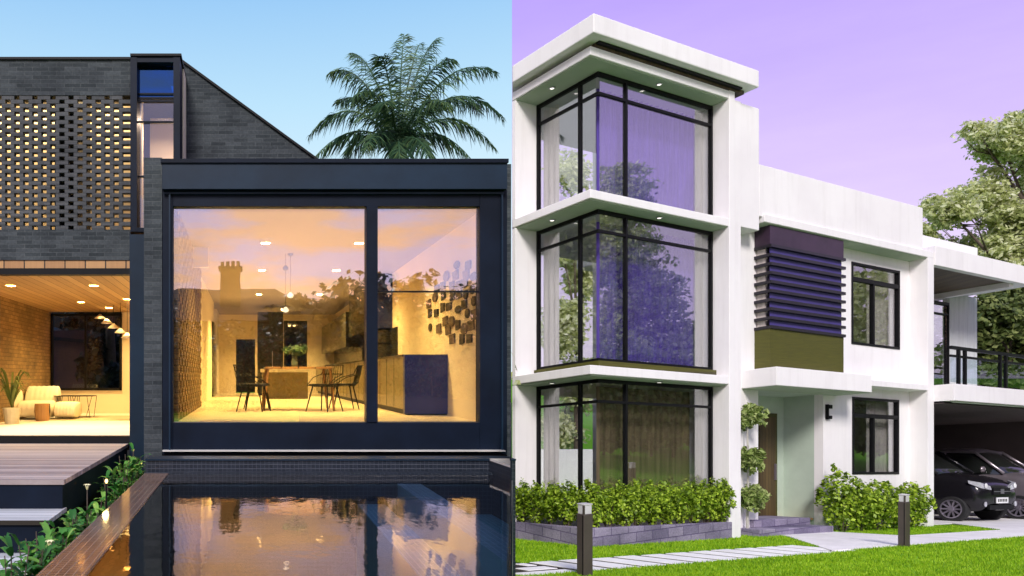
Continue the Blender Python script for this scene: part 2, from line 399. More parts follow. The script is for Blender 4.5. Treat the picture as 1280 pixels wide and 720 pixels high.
MB().prism(rw, lz(573.5, 9.17) - .02, lz(573.5, 9.17) + .004).build('right_coping', 'counter_top', pool)
MB().prism([(1.2 * SM - .02, 1.2), (1.2 * SM - .005, 1.2), (xr, y_r + .03), (xr, y_r - .02)], -6, WZ + .01).build('diagonal_wall', 'pool_tile', pool)
pwl = MB().prism([(3.4 * SM - .006, 3.4), (3.4 * SM - .002, 3.4), (10.2 * SM - .004, 10.2), (10.2 * SM - .024, 10.2)], -4.5, -.35).build('lawn_block_wall', 'navy_metal', loc=(2, 6, -4.5))  # added edge-on wall that keeps the lawn out of the window reflections
tag(pwl, 'added thin dark wall by the pool, blocking the lawn from the glass reflections', 'wall')
# underwater benches running along the pool
MB().prism([(1.75, 1.75 / SM + .1), (2.02, 2.02 / SM + .1), (2.02, 9.1), (1.75, 9.1)], -2.74, -1.26).build('bench', 'purple_tile', pool)
MB().prism([(1.28, 1.28 / SM + .1), (1.60, 1.60 / SM + .1), (1.60, 9.1), (1.28, 9.1)], -2.74, -1.50).build('bench', 'pool_tile_flat', pool)
MB().prism([(2.35, 2.35 / SM + .1), (2.85, 2.85 / SM + .1), (2.85, 9.1), (2.35, 9.1)], -2.74, -1.62).build('bench', 'pool_tile_flat', pool)
wtr = MB().add([(-.931, 1.2, WZ), (1.2 * SM - .021, 1.2, WZ), (xr - .002, y_r - .02, WZ), (xr - .002, 9.02, WZ), (-.931, 9.02, WZ)], [(0, 1, 2, 3, 4)])
struct(wtr.build('pool_water', 'pool_water'))

# ------------------------------------------------------------------ deck and steps
YD0, YD1 = 7.34, 11.30
deck = thing('timber_deck', 'raised timber deck with dark edge in front of the lit living room', 'deck', (-3.5, 9, -1.86))
box('deck_boards', 'deck_wood', deck, -9, -1.75, YD0, YD1, -1.035, -.99)
box('edge_board', 'navy_metal', deck, -9, -1.77, YD0 + .02, YD1, -1.36, -1.036)
box('deck_base', 'black_metal', deck, -9, -1.80, YD0 + .06, YD1, -1.86, -1.361)
st = [(YD0 + .1, 6.76, -1.267, 'upper grey timber garden step just below the deck'), (6.86, 6.20, -1.558, 'lower grey timber garden step beside the grass')]
for (yb, yf, z, lab) in st:
    t = thing('garden_step', lab, 'step', (-4, yf, -1.86), 'timber steps below the deck')
    box('tread', 'step_wood', t, -9, -1.75, yf, yb, z - .04, z)
    box('riser', 'navy_metal', t, -9, -1.77, yf + .03, yb - .05, -1.86, z - .041)
# ================================================================== LEFT HOUSE
YW = 11.36; YF = 10.56
house = thing('dark_brick_house', 'dark brick house with perforated wall, glass room and lit interior behind the pool', 'house', (0, 12, -1.86))
# perforated upper wall
z_top = lz(75, YW); z_sc1 = lz(119, YW); z_sc0 = lz(287, YW); z_bot = lz(325, YW)
xl, xs = -9.0, lx(163, YW)
box('brick_wall', 'dark_brick', house, xl, xs, YW, YW + .24, z_sc1, z_top)
box('brick_wall', 'dark_brick', house, xl, xs, YW, YW + .24, z_bot, z_sc0)
box('roof_cap', 'black_metal', house, xl, xs, YW - .03, YW + .3, z_top, z_top + .035)
nc = 33; ch = (z_sc1 - z_sc0) / nc; scr = MB(); pit = .266
for i in range(nc):
    z0 = z_sc0 + i * ch
    x = xs - .04 - (i % 2) * pit / 2
    scr.box(x, xs, YW + .01, YW + .12, z0 + .002, z0 + ch - .001) if x < xs - .05 else None
    while x > -4.6:
        x -= .08; j = random.uniform(-.004, .004)
        scr.box(x - (pit - .08), x, YW + .01 + j, YW + .12 + j, z0 + .002, z0 + ch - .001); x -= pit - .08
scr.build('perforated_brickwork', 'screen_brick', house)
box('brick_wall', 'dark_brick', house, xl, -4.7, YW, YW + .24, z_sc0 + .001, z_sc1 - .001)
# room behind the screen
box('screen_room_wall', 'kitchen_plaster', house, -6.5, xs, YW + 1.3, YW + 1.4, z_sc0 - .3, z_top - .1)
box('screen_room_floor', 'kitchen_plaster', house, -6.5, xs, YW + .25, YW + 1.4, z_sc0 - .35, z_sc0 - .06)
box('partition', 'black_metal', house, lx(70, YW + .3), lx(98, YW + .3), YW + .22, YW + 1.2, z_sc0 - .05, z_top - .2)
box('roof_slab', 'roof_felt', house, -9, xs + .5, YW + .25, YW + 8, z_top - .12, z_top - .02)
def lamp(x, y, z, e, size=.35, col=(1, .70, .34), nm='downlight', parent=None, down=True):
    ld = bpy.data.lights.new(nm, 'AREA'); ld.shape = 'DISK'; ld.size = size; ld.energy = e; ld.color = col
    lo = bpy.data.objects.new(nm, ld); COL.objects.link(lo); lo.location = (x, y, z)
    if not down: lo.rotation_euler = (R(180), 0, 0)
    if parent: lo.parent = parent; lo.location = Vector((x, y, z)) - parent.location
    return lo
for x in (-5.2, -4.2, -3.4, -2.3): lamp(x, YW + .85, z_top - .16, 24, .25, (1, .72, .36), 'ceiling_light', house)
def pierced(name, mat, x0, x1, y0, y1, z0, th, spots, h=.07):
    # ceiling sheet with a square recess over each downlight
    m_ = MB(); rows = sorted(set(y for x, y in spots)); yc = y0
    for y in rows:
        m_.box(x0, x1, yc, y - h, z0, z0 + th); xs_ = sorted(x for x, q in spots if q == y); xc = x0
        for x in xs_: m_.box(xc, x - h, y - h, y + h, z0, z0 + th); xc = x + h
        m_.box(xc, x1, y - h, y + h, z0, z0 + th); yc = y + h
    m_.box(x0, x1, yc, y1, z0, z0 + th); return m_.build(name, mat, house)
# slot window
YS = YW + .1
fx = [lx(p, YS) for p in (165, 173, 218, 226)]
zt, zb = lz(76, YS), lz(292, YS)
fr = MB().box(fx[0], fx[1], YS - .16, YS + .3, zb, zt).box(fx[2], fx[3], YS - .16, YS + .3, zb, zt)
fr.box(fx[1], fx[2], YS - .15, YS + .29, zt - .08, zt + .001).box(fx[1], fx[2], YS - .15, YS + .29, zb, zb + .06)
slot = fr.build('tall_window', 'navy_metal', house)
box('window_pane', 'slot_glass', slot, fx[1] + .001, fx[2] - .001, YS, YS + .012, zb + .061, lz(123, YS))
box('window_pane', 'blue_glass', slot, fx[1] + .001, fx[2] - .001, YS, YS + .012, lz(123, YS) + .001, zt - .081)
for p in (118, 123, 127, 153, 221): box('glazing_bar', 'navy_metal', slot, fx[1] + .001, fx[2] - .001, YS - .03, YS - .004, lz(p + 1, YS), lz(p - 1, YS))
box('slot_room_wall', 'kitchen_plaster', house, fx[0], fx[3] + .3, YS + 2.1, YS + 2.2, zb - .2, lz(128, YS + 2.1))
box('slot_room_blind', 'blue_blind', house, fx[0], fx[3] + .3, YS + 1.95, YS + 2.05, lz(126, YS + 1.95), zt - .1)
box('slot_room_side', 'kitchen_plaster', house, fx[3] - .02, fx[3] + .02, YS + .31, YS + 2.09, zb, zt)
lamp((fx[1] + fx[2]) / 2, YS + 1.2, zt - .5, 26, .3, (1, .66, .42), 'ceiling_light', house)
box('post_cladding', 'fascia_metal', house, lx(162, 11.2), lx(181, 11.2), 11.2, 11.5, -1.86, lz(293, 11.2))
# gable
YG = 12.2
gx0 = lx(222, YG)
MB().slab([(gx0, 2.40), (lx(410, YG), 2.40), (lx(410, YG), lz(211, YG)), (lx(226, YG), lz(76, YG)), (gx0, lz(76, YG))], YG, YG + .25).build('gable_wall', 'dark_brick', house)
mg = MB(); a0 = (lx(224, YG), lz(74, YG)); a1 = (lx(410, YG), lz(209.5, YG)); 
mg.add([(a0[0], YG - .04, a0[1] - .02), (a1[0], YG - .04, a1[1] - .02), (a1[0], YG - .04, a1[1] + .02), (a0[0], YG - .04, a0[1] + .02),
        (a0[0], YG + 6, a0[1] - .02), (a1[0], YG + 6, a1[1] - .02), (a1[0], YG + 6, a1[1] + .02), (a0[0], YG + 6, a0[1] + .02)],
       [(0, 1, 2, 3), (7, 6, 5, 4), (0, 4, 5, 1), (1, 5, 6, 2), (2, 6, 7, 3), (3, 7, 4, 0)])
mg.build('sloping_roof', 'black_metal', house)
box('roof_cap', 'black_metal', house, fx[0], lx(228, YS), YS - .18, YS + 1, zt + .002, zt + .035)
# brick piers either side of the glass room
YP = 10.45
box('brick_pier', 'dark_brick', house, lx(180, YP), lx(202.5, YP), YP, 12.1, -1.86, lz(197, YP))
box('brick_pier', 'dark_brick', house, lx(633, 10.6), lx(640, 10.6) - .012, 10.6, 10.9, -1.86, lz(205, 10.6))
# glass room
Yr = 10.30
box('fascia', 'fascia_metal', house, lx(202.7, Yr), lx(634, Yr), Yr, 10.50, lz(236, Yr), lz(204, Yr))
box('roof_cap', 'navy_metal', house, lx(201, Yr), lx(635, Yr), Yr - .03, 29, lz(204, Yr) + .001, lz(199, Yr))
box('glass_room_roof', 'navy_metal', house, lx(203, Yr), lx(634, Yr), 10.501, 29, 2.34, lz(204, Yr))
frm = MB(); a_, b_ = 10.42, 10.62
X0, X1 = lx(203, a_), lx(634, a_)
frm.box(X0, lx(216, a_), a_, b_, lz(568, a_), lz(237, a_))              # left jamb
frm.box(lx(600, a_), X1, a_, b_, lz(568, a_), lz(237, a_))
frm.box(lx(216, a_) + .001, lx(600, a_) - .001, a_ + .002, b_, lz(258, a_), lz(237, a_))
frm.box(lx(216, a_) + .001, lx(600, a_) - .001, a_ + .002, b_, lz(568, a_), lz(528, a_))
frm.box(lx(458, a_), lx(472, a_), a_ - .02, b_ - .01, lz(528, a_) + .001, lz(258, a_) - .001)
wf = frm.build('window_frame', 'navy_metal', house, bevel=.006)
fine = MB(); 
for p0, p1 in ((211, 213), (627, 629)): fine.box(lx(p0, 10.38), lx(p1, 10.38), 10.38, 10.419, lz(566, 10.4), lz(240, 10.4))
fine.box(lx(205, 10.38), lx(630, 10.38), 10.375, 10.419, lz(242.5, 10.38), lz(240, 10.38))
fine.build('trim_strip', 'fascia_metal', house)
box('sill_strip', 'counter_top', house, lx(203, 10.3), lx(632, 10.3), 10.3, 10.419, lz(564.5, 10.3), lz(563, 10.3))
box('base_plinth', 'black_metal', house, lx(202.7, 10.36), lx(634, 10.36), 10.36, 10.6, -1.86, lz(568.2, 10.42))
for (p0, p1) in ((216, 458), (472, 600)):
    box('window_pane', 'window_glass', wf, lx(p0, a_) + .002, lx(p1, a_) - .002, 10.50, 10.512, lz(528, a_) + .002, lz(258, a_) - .002)
box('glazing_bar', 'navy_metal', wf, lx(472, a_) + .002, lx(600, a_) - .002, 10.46, 10.50, lz(365.3, 10.46), lz(363.6, 10.46))
# kitchen shell
FZ = -.625; CZ = 2.27
KX0, KX1, KY1 = -1.06, 3.19, 28.5
box('kitchen_floor', 'kitchen_floor', house, KX0 - .2, KX1 + .1, 10.621, KY1, FZ - .1, FZ)
KL = [(.3, 13.2, 95), (1.9, 13.2, 85), (.3, 16.6, 110), (1.9, 16.6, 100), (.3, 21.5, 190), (2.0, 21.5, 180), (1.2, 26.4, 150)]
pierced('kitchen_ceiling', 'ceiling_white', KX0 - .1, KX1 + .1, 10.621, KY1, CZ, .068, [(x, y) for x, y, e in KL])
box('kitchen_wall', 'kitchen_plaster', house, KX1, KX1 + .15, 10.621, KY1 + .1, FZ - .1, CZ)
bx0, bx1 = lx(295, KY1), lx(319, KY1); bzt = lz(424, KY1)
bw_ = MB().box(KX0 - .2, bx0, KY1, KY1 + .1, FZ, CZ).box(bx1, KX1, KY1, KY1 + .1, FZ, CZ).box(bx0, bx1, KY1, KY1 + .1, bzt, CZ)
bw_.build('kitchen_wall', 'kitchen_plaster', house)
box('back_passage', 'cupboard_dark', house, bx0 - .3, bx1 + .3, KY1 + 1.5, KY1 + 1.6, FZ, CZ)
# perforated screen on the kitchen's left side
ks = MB(); y = 0
for i in range(26):
    z0 = FZ + i * (CZ - FZ) / 26; hh = (CZ - FZ) / 26
    y = 10.64 + (i % 2) * .25
    if i % 2: ks.box(KX0, KX0 + .10, 10.62, y - .20, z0, z0 + hh - .001)
    while y < 15.8:
        ks.box(KX0, KX0 + .10, y, y + .30, z0, z0 + hh - .001); y += .50
ks.build('perforated_brickwork', 'room_brick', house)
box('screen_backing', 'cupboard_dark', house, KX0 - .22, KX0 - .16, 10.62, 15.98, FZ, CZ)
box('kitchen_wall', 'kitchen_plaster', house, KX0 - .15, KX0, 16.0, 24.0, FZ, CZ)
box('kitchen_wall', 'kitchen_plaster', house, KX0 - .15, KX0, 26.2, KY1, FZ, CZ)
box('side_doorway', 'cupboard_dark', house, KX0 - .5, KX0 - .4, 24.0, 26.2, FZ, CZ)
box('door_leaf', 'cupboard_dark', house, KX0 + .001, KX0 + .05, 22.6, 24.0, FZ + .01, 1.6)
for (x, y, e) in KL: lamp(x, y, CZ + .062, e * 2.4, .11, (1, .66, .20) if x < 2.4 else (1, .60, .34), 'ceiling_light', house)
# ------------------------------------------------------------------ kitchen furniture (fixed joinery)
kc = thing('kitchen_counter', 'long olive kitchen counter ending in a navy block by the right wall', 'kitchen counter', (2.8, 14, FZ))
YE = 12.3
box('end_block', 'cupboard_navy', kc, 2.50, KX1 - .003, YE, YE + .12, FZ + .02, lz(443, YE), bevel=.004)
box('cabinet_run', 'cupboard_olive', kc, 2.50, KX1 - .003, YE + .121, 28.3, FZ + .09, lz(443, YE) - .03)
box('plinth', 'black_metal', kc, 2.56, KX1 - .003, YE + .05, 28.3, FZ + .002, FZ + .089)
box('worktop', 'cupboard_dark', kc, 2.48, KX1 - .003, YE + .121, 28.3, lz(443, YE) - .03, lz(443, YE) + .003)
for k in range(20): box('door_gap', 'black_metal', kc, 2.495, 2.50, YE + .9 + k * .7, YE + .906 + k * .7, FZ + .1, lz(443, YE) - .035)
uc = thing('wall_cupboard', 'dark wall cupboards with open shelves hung over the kitchen counter', 'cupboard', (3, 18, 1.08))
box('cupboard_box', 'cupboard_navy', uc, 2.78, KX1 - .003, 17.02, 17.5, 1.06, CZ - .01)
box('cupboard_box', 'cupboard_dark', uc, 2.78, KX1 - .003, 17.501, 21.2, 1.06, CZ - .01)
box('cupboard_box', 'cupboard_dark', uc, 2.70, KX1 - .003, 21.3, 28.3, .80, CZ - .5)
box('splashback', 'cupboard_dark', uc, KX1 - .03, KX1 - .003, 16.4, 28.3, .36, 1.05)
sh = MB()
for z in (.70, 1.02): sh.box(2.82, KX1 - .003, 17.05, 19.28, z, z + .03)
for y in (17.05, 17.8, 18.6, 19.25): sh.box(2.85, KX1 - .003, y, y + .03, .40, 1.05)
sh.build('shelf', 'cupboard_dark', uc)
for k, (px, py, hh) in enumerate([(462, 428, .22), (452, 430, .18), (446, 431, .25), (438, 433, .20)]):
    Y = 17.2 + k * .5
    tag(MB().lathe([(.045, 0), (.05, .02), (.045, hh * .7), (.02, hh * .8), (.02, hh)], (2.95, Y, .342 if False else .353), 10).build('bottle', ['vase_glass', 'counter_top'][k % 2], loc=(2.95, Y, .353), smooth=True),
        ['dark bottle on the counter nearest the window', 'pale jar second along the kitchen counter', 'tall dark bottle third along the kitchen counter', 'pale jar farthest along the kitchen counter'][k], 'bottle', 'bottles and jars on the counter')
YC = 25.0
fz = thing('fridge_tower', 'tall dark cabinet tower at the back of the kitchen', 'cabinet', (lx(338, YC), YC, FZ))
box('cabinet', 'cupboard_dark', fz, lx(322, YC), lx(354, YC), YC, YC + .7, FZ + .05, lz(390, YC), bevel=.006)
box('plinth', 'black_metal', fz, lx(323, YC), lx(353, YC), YC + .04, YC + .7, FZ, FZ + .049)
box('handle', 'alloy', fz, lx(340, YC), lx(341, YC), YC - .03, YC, .2, .8)
ov = thing('oven_wall', 'black glass oven wall with small lights at the back of the kitchen', 'oven', (lx(370, YC), YC + .5, FZ))
box('cabinet', 'cupboard_dark', ov, lx(355, 25.8), lx(384, 25.8), 25.8, 26.4, FZ, lz(401, 25.8))
box('glass_door', 'car_glass', ov, lx(358, 25.8), lx(382, 25.8), 25.74, 25.79, FZ + .4, lz(405, 25.8))
for px in (362, 368): MB().lathe([(.03, 0), (.045, .03), (.0451, .05)], (lx(px, 25.6), 25.68, lz(408, 25.6)), 8).build('oven_light', 'lamp_warm', ov)
il = thing('kitchen_island', 'olive island bench with a white top behind the table', 'kitchen island', (lx(340, 21), 21, FZ))
box('cabinet', 'cupboard_olive', il, lx(328, 21), lx(385, 21), 21, 21.7, FZ, lz(463, 21) - .05)
box('worktop', 'counter_top', il, lx(326, 20.95), lx(387, 20.95), 20.95, 21.75, lz(463, 21) - .049, lz(461, 21))
# table
TY0, TY1 = 13.75, 15.0
tb = thing('dining_table', 'long timber dining table with four thin legs in the lit kitchen', 'table', (.85, 14.3, FZ))
tx0, tx1 = .30, 1.52; tz = .165
box('tabletop', 'table_wood', tb, tx0, tx1, TY0, TY1, tz - .035, tz, bevel=.005)
for x in (tx0 + .03, tx1 - .03):
    for y in (TY0 + .04, TY1 - .04):
        s_ = -1 if x < .8 else 1
        MB().tube([(x - s_ * .02, y, tz - .036), (x + s_ * .05, y, FZ + .001)], [.03, .022], 4).build('leg', 'table_wood', tb)
# vase and plant on table
vs = thing('vase', 'green glass vase with leafy sprigs standing on the dining table', 'vase', (.86, 14.2, tz))
MB().lathe([(.05, 0), (.06, .05), (.055, .14), (.03, .18), (.035, .20)], (.86, 14.2, tz), 14).build('glass_body', 'vase_glass', vs, smooth=True)
MB(); lv = MB()
leaves(lv, (.88, 14.2, tz + .32), (.26, .2, .11), 110, .05, asp=2.4, seed=3)
for k in range(9):
    t = k * .7; lv.tube([(.86, 14.2, tz + .1), (.86 + .12 * math.cos(t), 14.2 + .1 * math.sin(t), tz + .36)], [.004, .002], 3)
lv.build('leaves', 'palm_leaf', vs)
# wire chairs
def make_chair():
    t = thing('dining_chair', 'x', 'chair', (0, 0, 0), 'black wire dining chairs round the table')
    st_ = MB()
    n = 9
    for i in range(n):
        x = -.21 + .42 * i / (n - 1)
        st_.tube([(x, -.22, .46), (x, -.05, .44), (x, .16, .44), (x * .98, .23, .50), (x * .94, .27, .64), (x * .85, .31, .82)], .0055, 4)
    for z, y, k in ((.46, -.22, 1), (.44, 0, 1), (.82, .31, .85), (.66, .275, .93)):
        st_.tube([(-.22 * k, y, z), (0, y + .015, z), (.22 * k, y, z)], .009, 5)
    for s_ in (-1, 1): st_.tube([(.22 * s_, -.22, .46), (.24 * s_, .0, .60), (.225 * s_, .24, .66), (.19 * s_, .31, .82)], .008, 5)
    st_.build('wire_shell', 'black_metal', t)
    box('seat', 'black_metal', t, -.2, .2, -.2, .18, .455, .485, bevel=.01)
    for sx_ in (-1, 1):
        for sy_ in (-1, 1): MB().tube([(.15 * sx_, .14 * sy_, .45), (.23 * sx_, .24 * sy_, 0)], [.014, .010], 6).build('leg', 'black_metal', t)
    return t
spots = [(.10, 13.60, R(70), 'black wire chair at the near left end of the dining table'),
         (.18, 14.75, R(85), 'black wire chair at the far left end of the dining table'),
         (1.35, 13.62, R(-40), 'black wire chair at the near right corner of the dining table'),
         (1.80, 14.5, R(-85), 'black wire chair at the far right end of the dining table'),
         (.95, 13.45, R(195), 'black wire chair drawn up to the near long side of the dining table')]
c0 = make_chair()
for i, (x, y, rz, lab) in enumerate(spots[:4]):
    o = c0 if i == 0 else dup(c0, (0, 0, 0))
    o.location = (x, y, FZ); o.rotation_euler = (0, 0, rz); o['label'] = lab
# pendants
for i, (px, py, px2) in enumerate([(363, 317, 0), (357, 335, 0)]):
    Y = 14.3; x = lx(px, Y); z = lz(py, Y)
    t = thing('pendant_lamp', ['small round pendant lamp over the table, hanging higher', 'small round pendant lamp over the table, hanging lower'][i], 'pendant lamp', (x, Y, CZ), 'pendant lamps over the table')
    MB().tube([(x, Y, CZ), (x, Y, z - .75 + .0)], .004, 5).build('cord', 'black_metal', t)
    MB().lathe([(.01, .05), (.05, .02), (.055, 0), (.05, -.03), (.012, -.05)], (x, Y, z), 12).build('upper_bulb', 'vase_glass', t, smooth=True)
    MB().lathe([(.012, .06), (.05, .02), (.06, 0), (.05, -.03), (.012, -.045)], (x, Y, z - .78), 12).build('bulb', 'lamp_soft', t, smooth=True)
# art tiles on the right wall
pm = []
for k in range(7):
    rnd = random.Random(k); mb = MB(); n = 8 if k % 2 else 4
    w_, h_ = [(.17, .085), (.21, .11), (.15, .10), (.19, .075), (.20, .095), (.13, .09), (.21, .08)][k]
    pts = []
    for j in range(n):
        t = 2 * math.pi * (j + .5) / n + rnd.uniform(-.15, .15); rr = 1 if n == 8 else 1.3
        pts.append((w_ * rr * math.cos(t) * .8, h_ * rr * math.sin(t) * .8))
    mb.add([(0, y, z) for y, z in pts] + [(-.025, y, z) for y, z in pts], [tuple(range(n)), tuple(range(n, 2 * n))[::-1]] + [((i + 1) % n, i, n + i, n + (i + 1) % n) for i in range(n)])
    me = bpy.data.meshes.new('wall_plate'); me.from_pydata(mb.v, [], mb.f); me.materials.append(M(['plate_dark', 'plate_tan'][k % 3 == 1])); pm.append(me)
rnd = random.Random(11); placed = []
poly = [(535, 392), (537, 412), (558, 420), (575, 428), (594, 426), (596, 345), (590, 328), (570, 330), (553, 350), (538, 372)]
def inside(x, y):
    c = False
    for i in range(len(poly)):
        (x1, y1), (x2, y2) = poly[i], poly[i - 1]
        if (y1 > y) != (y2 > y) and x < (x2 - x1) * (y - y1) / (y2 - y1) + x1: c = not c
    return c
tries = 0
while len(placed) < 62 and tries < 9000:
    tries += 1; px = rnd.uniform(533, 597); py = rnd.uniform(325, 429)
    if not inside(px, py): continue
    Y = F * KX1 / (px - 310); z = lz(py, Y)
    if any(abs(px - a) < 7.5 and abs(py - b) < 10.5 for a, b in placed): continue
    placed.append((px, py))
    o = bpy.data.objects.new('wall_plate', rnd.choice(pm)); COL.objects.link(o); o.location = (KX1 - .002, Y, z)
    tag(o, 'small dark irregular clay plate in the cluster on the kitchen wall', 'wall plate', 'clay plates clustered on the kitchen wall')
# ------------------------------------------------------------------ living room
LZ0 = lz(545, YW) ; LZ1 = lz(341, YW); LY1 = 18.35; LX0 = lx(63, LY1); LX1 = lx(163, 11.6)
box('lintel', 'table_wood', house, xl, lx(163, YW) - .001, YW + .02, YW + .25, lz(335, YW), z_bot - .002)
box('door_track', 'black_metal', house, xl, lx(163, YW) - .001, YW + .01, YW + .18, lz(343, YW), lz(335.2, YW))
box('door_sill', 'black_metal', house, xl, lx(163, YW), YW - .05, YW + .12, -1.05, lz(545, YW))
box('living_floor', 'room_white', house, LX0 - .2, LX1 + .5, YW + .121, LY1, -1.1, LZ0)
LLt = [(-2.6, 13, 22), (-4.0, 13, 20), (-2.4, 15.3, 22), (-3.45, 15.9, 24), (-3.1, 17.2, 24)]
pierced('living_ceiling', 'timber_ceiling', LX0 - .2, LX1 + .5, YW + .26, LY1, LZ1, .068, [(x, y) for x, y, e in LLt])
box('living_wall', 'room_brick', house, LX0 - .15, LX0, YW + .25, LY1 + .1, LZ0, LZ1)
wx0, wx1, wz0, wz1 = lx(64, LY1), lx(152, LY1), lz(488, LY1), lz(392, LY1)
lw = MB().box(LX0, LX1 + .5, LY1, LY1 + .12, LZ0, wz0).box(wx1, LX1 + .5, LY1, LY1 + .12, wz0, LZ1)
lw.build('living_wall', 'kitchen_plaster', house)
box('living_wall', 'timber_ceiling', house, LX1 + .38, LX1 + .5, YW + .3, LY1, LZ0, LZ1)
wfm = MB()
for p in (64, 106, 150): wfm.box(lx(p, LY1), lx(p + 2.5, LY1), LY1 - .05, LY1 + .05, wz0, wz1)
wfm.box(wx0, wx1, LY1 - .05, LY1 + .05, wz0, wz0 + .06).box(wx0, wx1, LY1 - .05, LY1 + .05, wz1 - .06, wz1)
rwf = wfm.build('rear_window', 'black_metal', house)
box('window_pane', 'dark_glass', rwf, wx0 + .01, wx1 - .01, LY1 - .01, LY1, wz0 + .06, wz1 - .06)
for (x, y, e) in LLt: lamp(x, y, LZ1 + .062, e * 2.8, .11, (1, .68, .24), 'ceiling_light', house)
# back garden behind the rear window, an added dark fence and raised trees hiding the sky
hz = MB()
bg_h = thing('garden_shed', 'violet weatherboard shed in the dark garden beyond the living room', 'shed', (-5.4, 22, -1.86))
box('wall', 'plum_panel', bg_h, -7.4, -4.6, 22, 24, -1.86, 1.3)
MB().add([(-7.6, 21.7, 1.2), (-4.3, 21.7, .9), (-4.3, 24.2, .9), (-7.6, 24.2, 1.9), (-7.6, 21.7, 1.3), (-4.3, 21.7, 1.0), (-4.3, 24.2, 1.0), (-7.6, 24.2, 2.0)],
    [(3, 2, 1, 0), (4, 5, 6, 7), (0, 1, 5, 4), (1, 2, 6, 5), (2, 3, 7, 6), (3, 0, 4, 7)]).build('roof', 'fascia_metal', bg_h)
fn = thing('sky_block_fence', 'dark board fence closing the garden beyond the living room', 'fence', (-4, 25, -1.86))
box('board_panel', 'black_metal', fn, -14, -1.35, 25, 25.08, -1.86, 2.2)
for x in (-9, -5, -1.6): box('post', 'black_metal', fn, x, x + .1, 24.9, 24.999, -1.86, 2.3)
for i, (x, y, h) in enumerate([(-4.0, 21.2, 3.0), (-3.1, 22.5, 2.6), (-5.0, 23.9+.6, 3.0), (-2.7, 24.2, 3), (-3.8, 24.4, 3)]):
    t = thing('garden_tree', ['dark leafy tree outside the rear window, beside the shed', 'dark leafy tree outside the rear window, right of the shed tree', 'dark tree behind the shed roof', 'dark tree at the right end of the fence', 'dark tree in the middle of the fence'][i], 'tree', (x, y, -1.86), 'trees outside the rear window')
    MB().tube([(x, y, -1.86), (x + .1, y, -.5), (x, y, .4)], [.08, .06, .03], 6).build('trunk', 'bark', t)
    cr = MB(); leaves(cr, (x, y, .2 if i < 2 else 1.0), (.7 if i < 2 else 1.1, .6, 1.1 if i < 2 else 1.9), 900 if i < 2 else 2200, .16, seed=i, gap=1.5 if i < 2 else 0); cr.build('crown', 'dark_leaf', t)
# cone lamps
for k in range(5):
    Y = 17.6 - k * 1.0 * .55; px = 125 + k * 8.5; py = 397 + k * 6; x = lx(px, Y); z = lz(py, Y)
    t = thing('cone_lamp', ['first', 'second', 'third', 'fourth', 'fifth'][k] + ' from the left of the small cone lamps in the living room', 'pendant lamp', (x, Y, LZ1), 'row of cone lamps in the living room')
    MB().tube([(x, Y, LZ1), (x, Y, z + .06)], .005, 4).build('cord', 'black_metal', t)
    MB().lathe([(.02, .08), (.05, .05), (.13, -.02), (.12, -.02)], (x, Y, z), 14).build('lamp_shade', 'sofa_fabric', t, smooth=True)
    MB().lathe([(.02, .0), (.035, -.01), (.03, -.02)], (x, Y, z), 10).build('bulb', 'downlight_lens', t)
# sofa (quilted lounge)
sf = thing('lounge_sofa', 'low creamy white quilted sofa at the left of the lit living room', 'sofa', (-4.4, 15.9, LZ0))
def quilt(name, prof, x0, x1, parent, ny=9, seed=0):
    m_ = MB(); n = len(prof); fs = []; vs = []
    segs = 14
    for i in range(segs + 1):
        x = x0 + (x1 - x0) * i / segs; pinch = 1 - .10 * abs(math.cos(i * math.pi / 2.0)) - (.22 if i in (0, segs) else 0)
        for j, (y, z) in enumerate(prof):
            cy = sum(p[0] for p in prof) / n; cz = sum(p[1] for p in prof) / n
            q = noise.noise(Vector((x * 3, y * 4, z * 4 + seed))) * .05
            vs.append((x, cy + (y - cy) * (pinch + q), max(.01, cz + (z - cz) * (pinch + q))))
    for i in range(segs):
        for j in range(n): fs.append((i * n + j, i * n + (j + 1) % n, (i + 1) * n + (j + 1) % n, (i + 1) * n + j))
    fs.append(tuple(range(n))[::-1]); fs.append(tuple(range(segs * n, (segs + 1) * n)))
    m_.add([(a, 15.9 + b, LZ0 + c) for a, b, c in vs], fs); return m_.build(name, 'sofa_fabric', parent, smooth=True, sub=1)
seatp = [(-.45, .02), (-.5, .18), (-.45, .34), (-.2, .40), (.1, .38), (.3, .30), (.35, .02)]
backp = [(.05, .35), (.12, .20), (.40, .05), (.55, .2), (.55, .55), (.48, .68), (.34, .70), (.22, .6)]
quilt('seat', seatp, -4.67, -3.95, sf); quilt('backrest', backp, -4.67, -3.95, sf, seed=5)
quilt('seat', [(a, b * .95) for a, b in seatp], -3.92, -3.45, sf, seed=9)
quilt('armrest', [(-.42, .02), (-.46, .3), (-.3, .62), (.1, .66), (.3, .5), (.3, .02)], -5.0, -4.68, sf, seed=7)
rg = MB().prism([(-4.2, 15.3), (-2.0, 15.3), (-1.9, 17.0), (-3.9, 17.0)], LZ0 + .001, LZ0 + .015).build('rug', 'rug', loc=(-3, 16, LZ0)); tag(rg, 'flat grey-brown rug on the pale living room floor', 'rug')
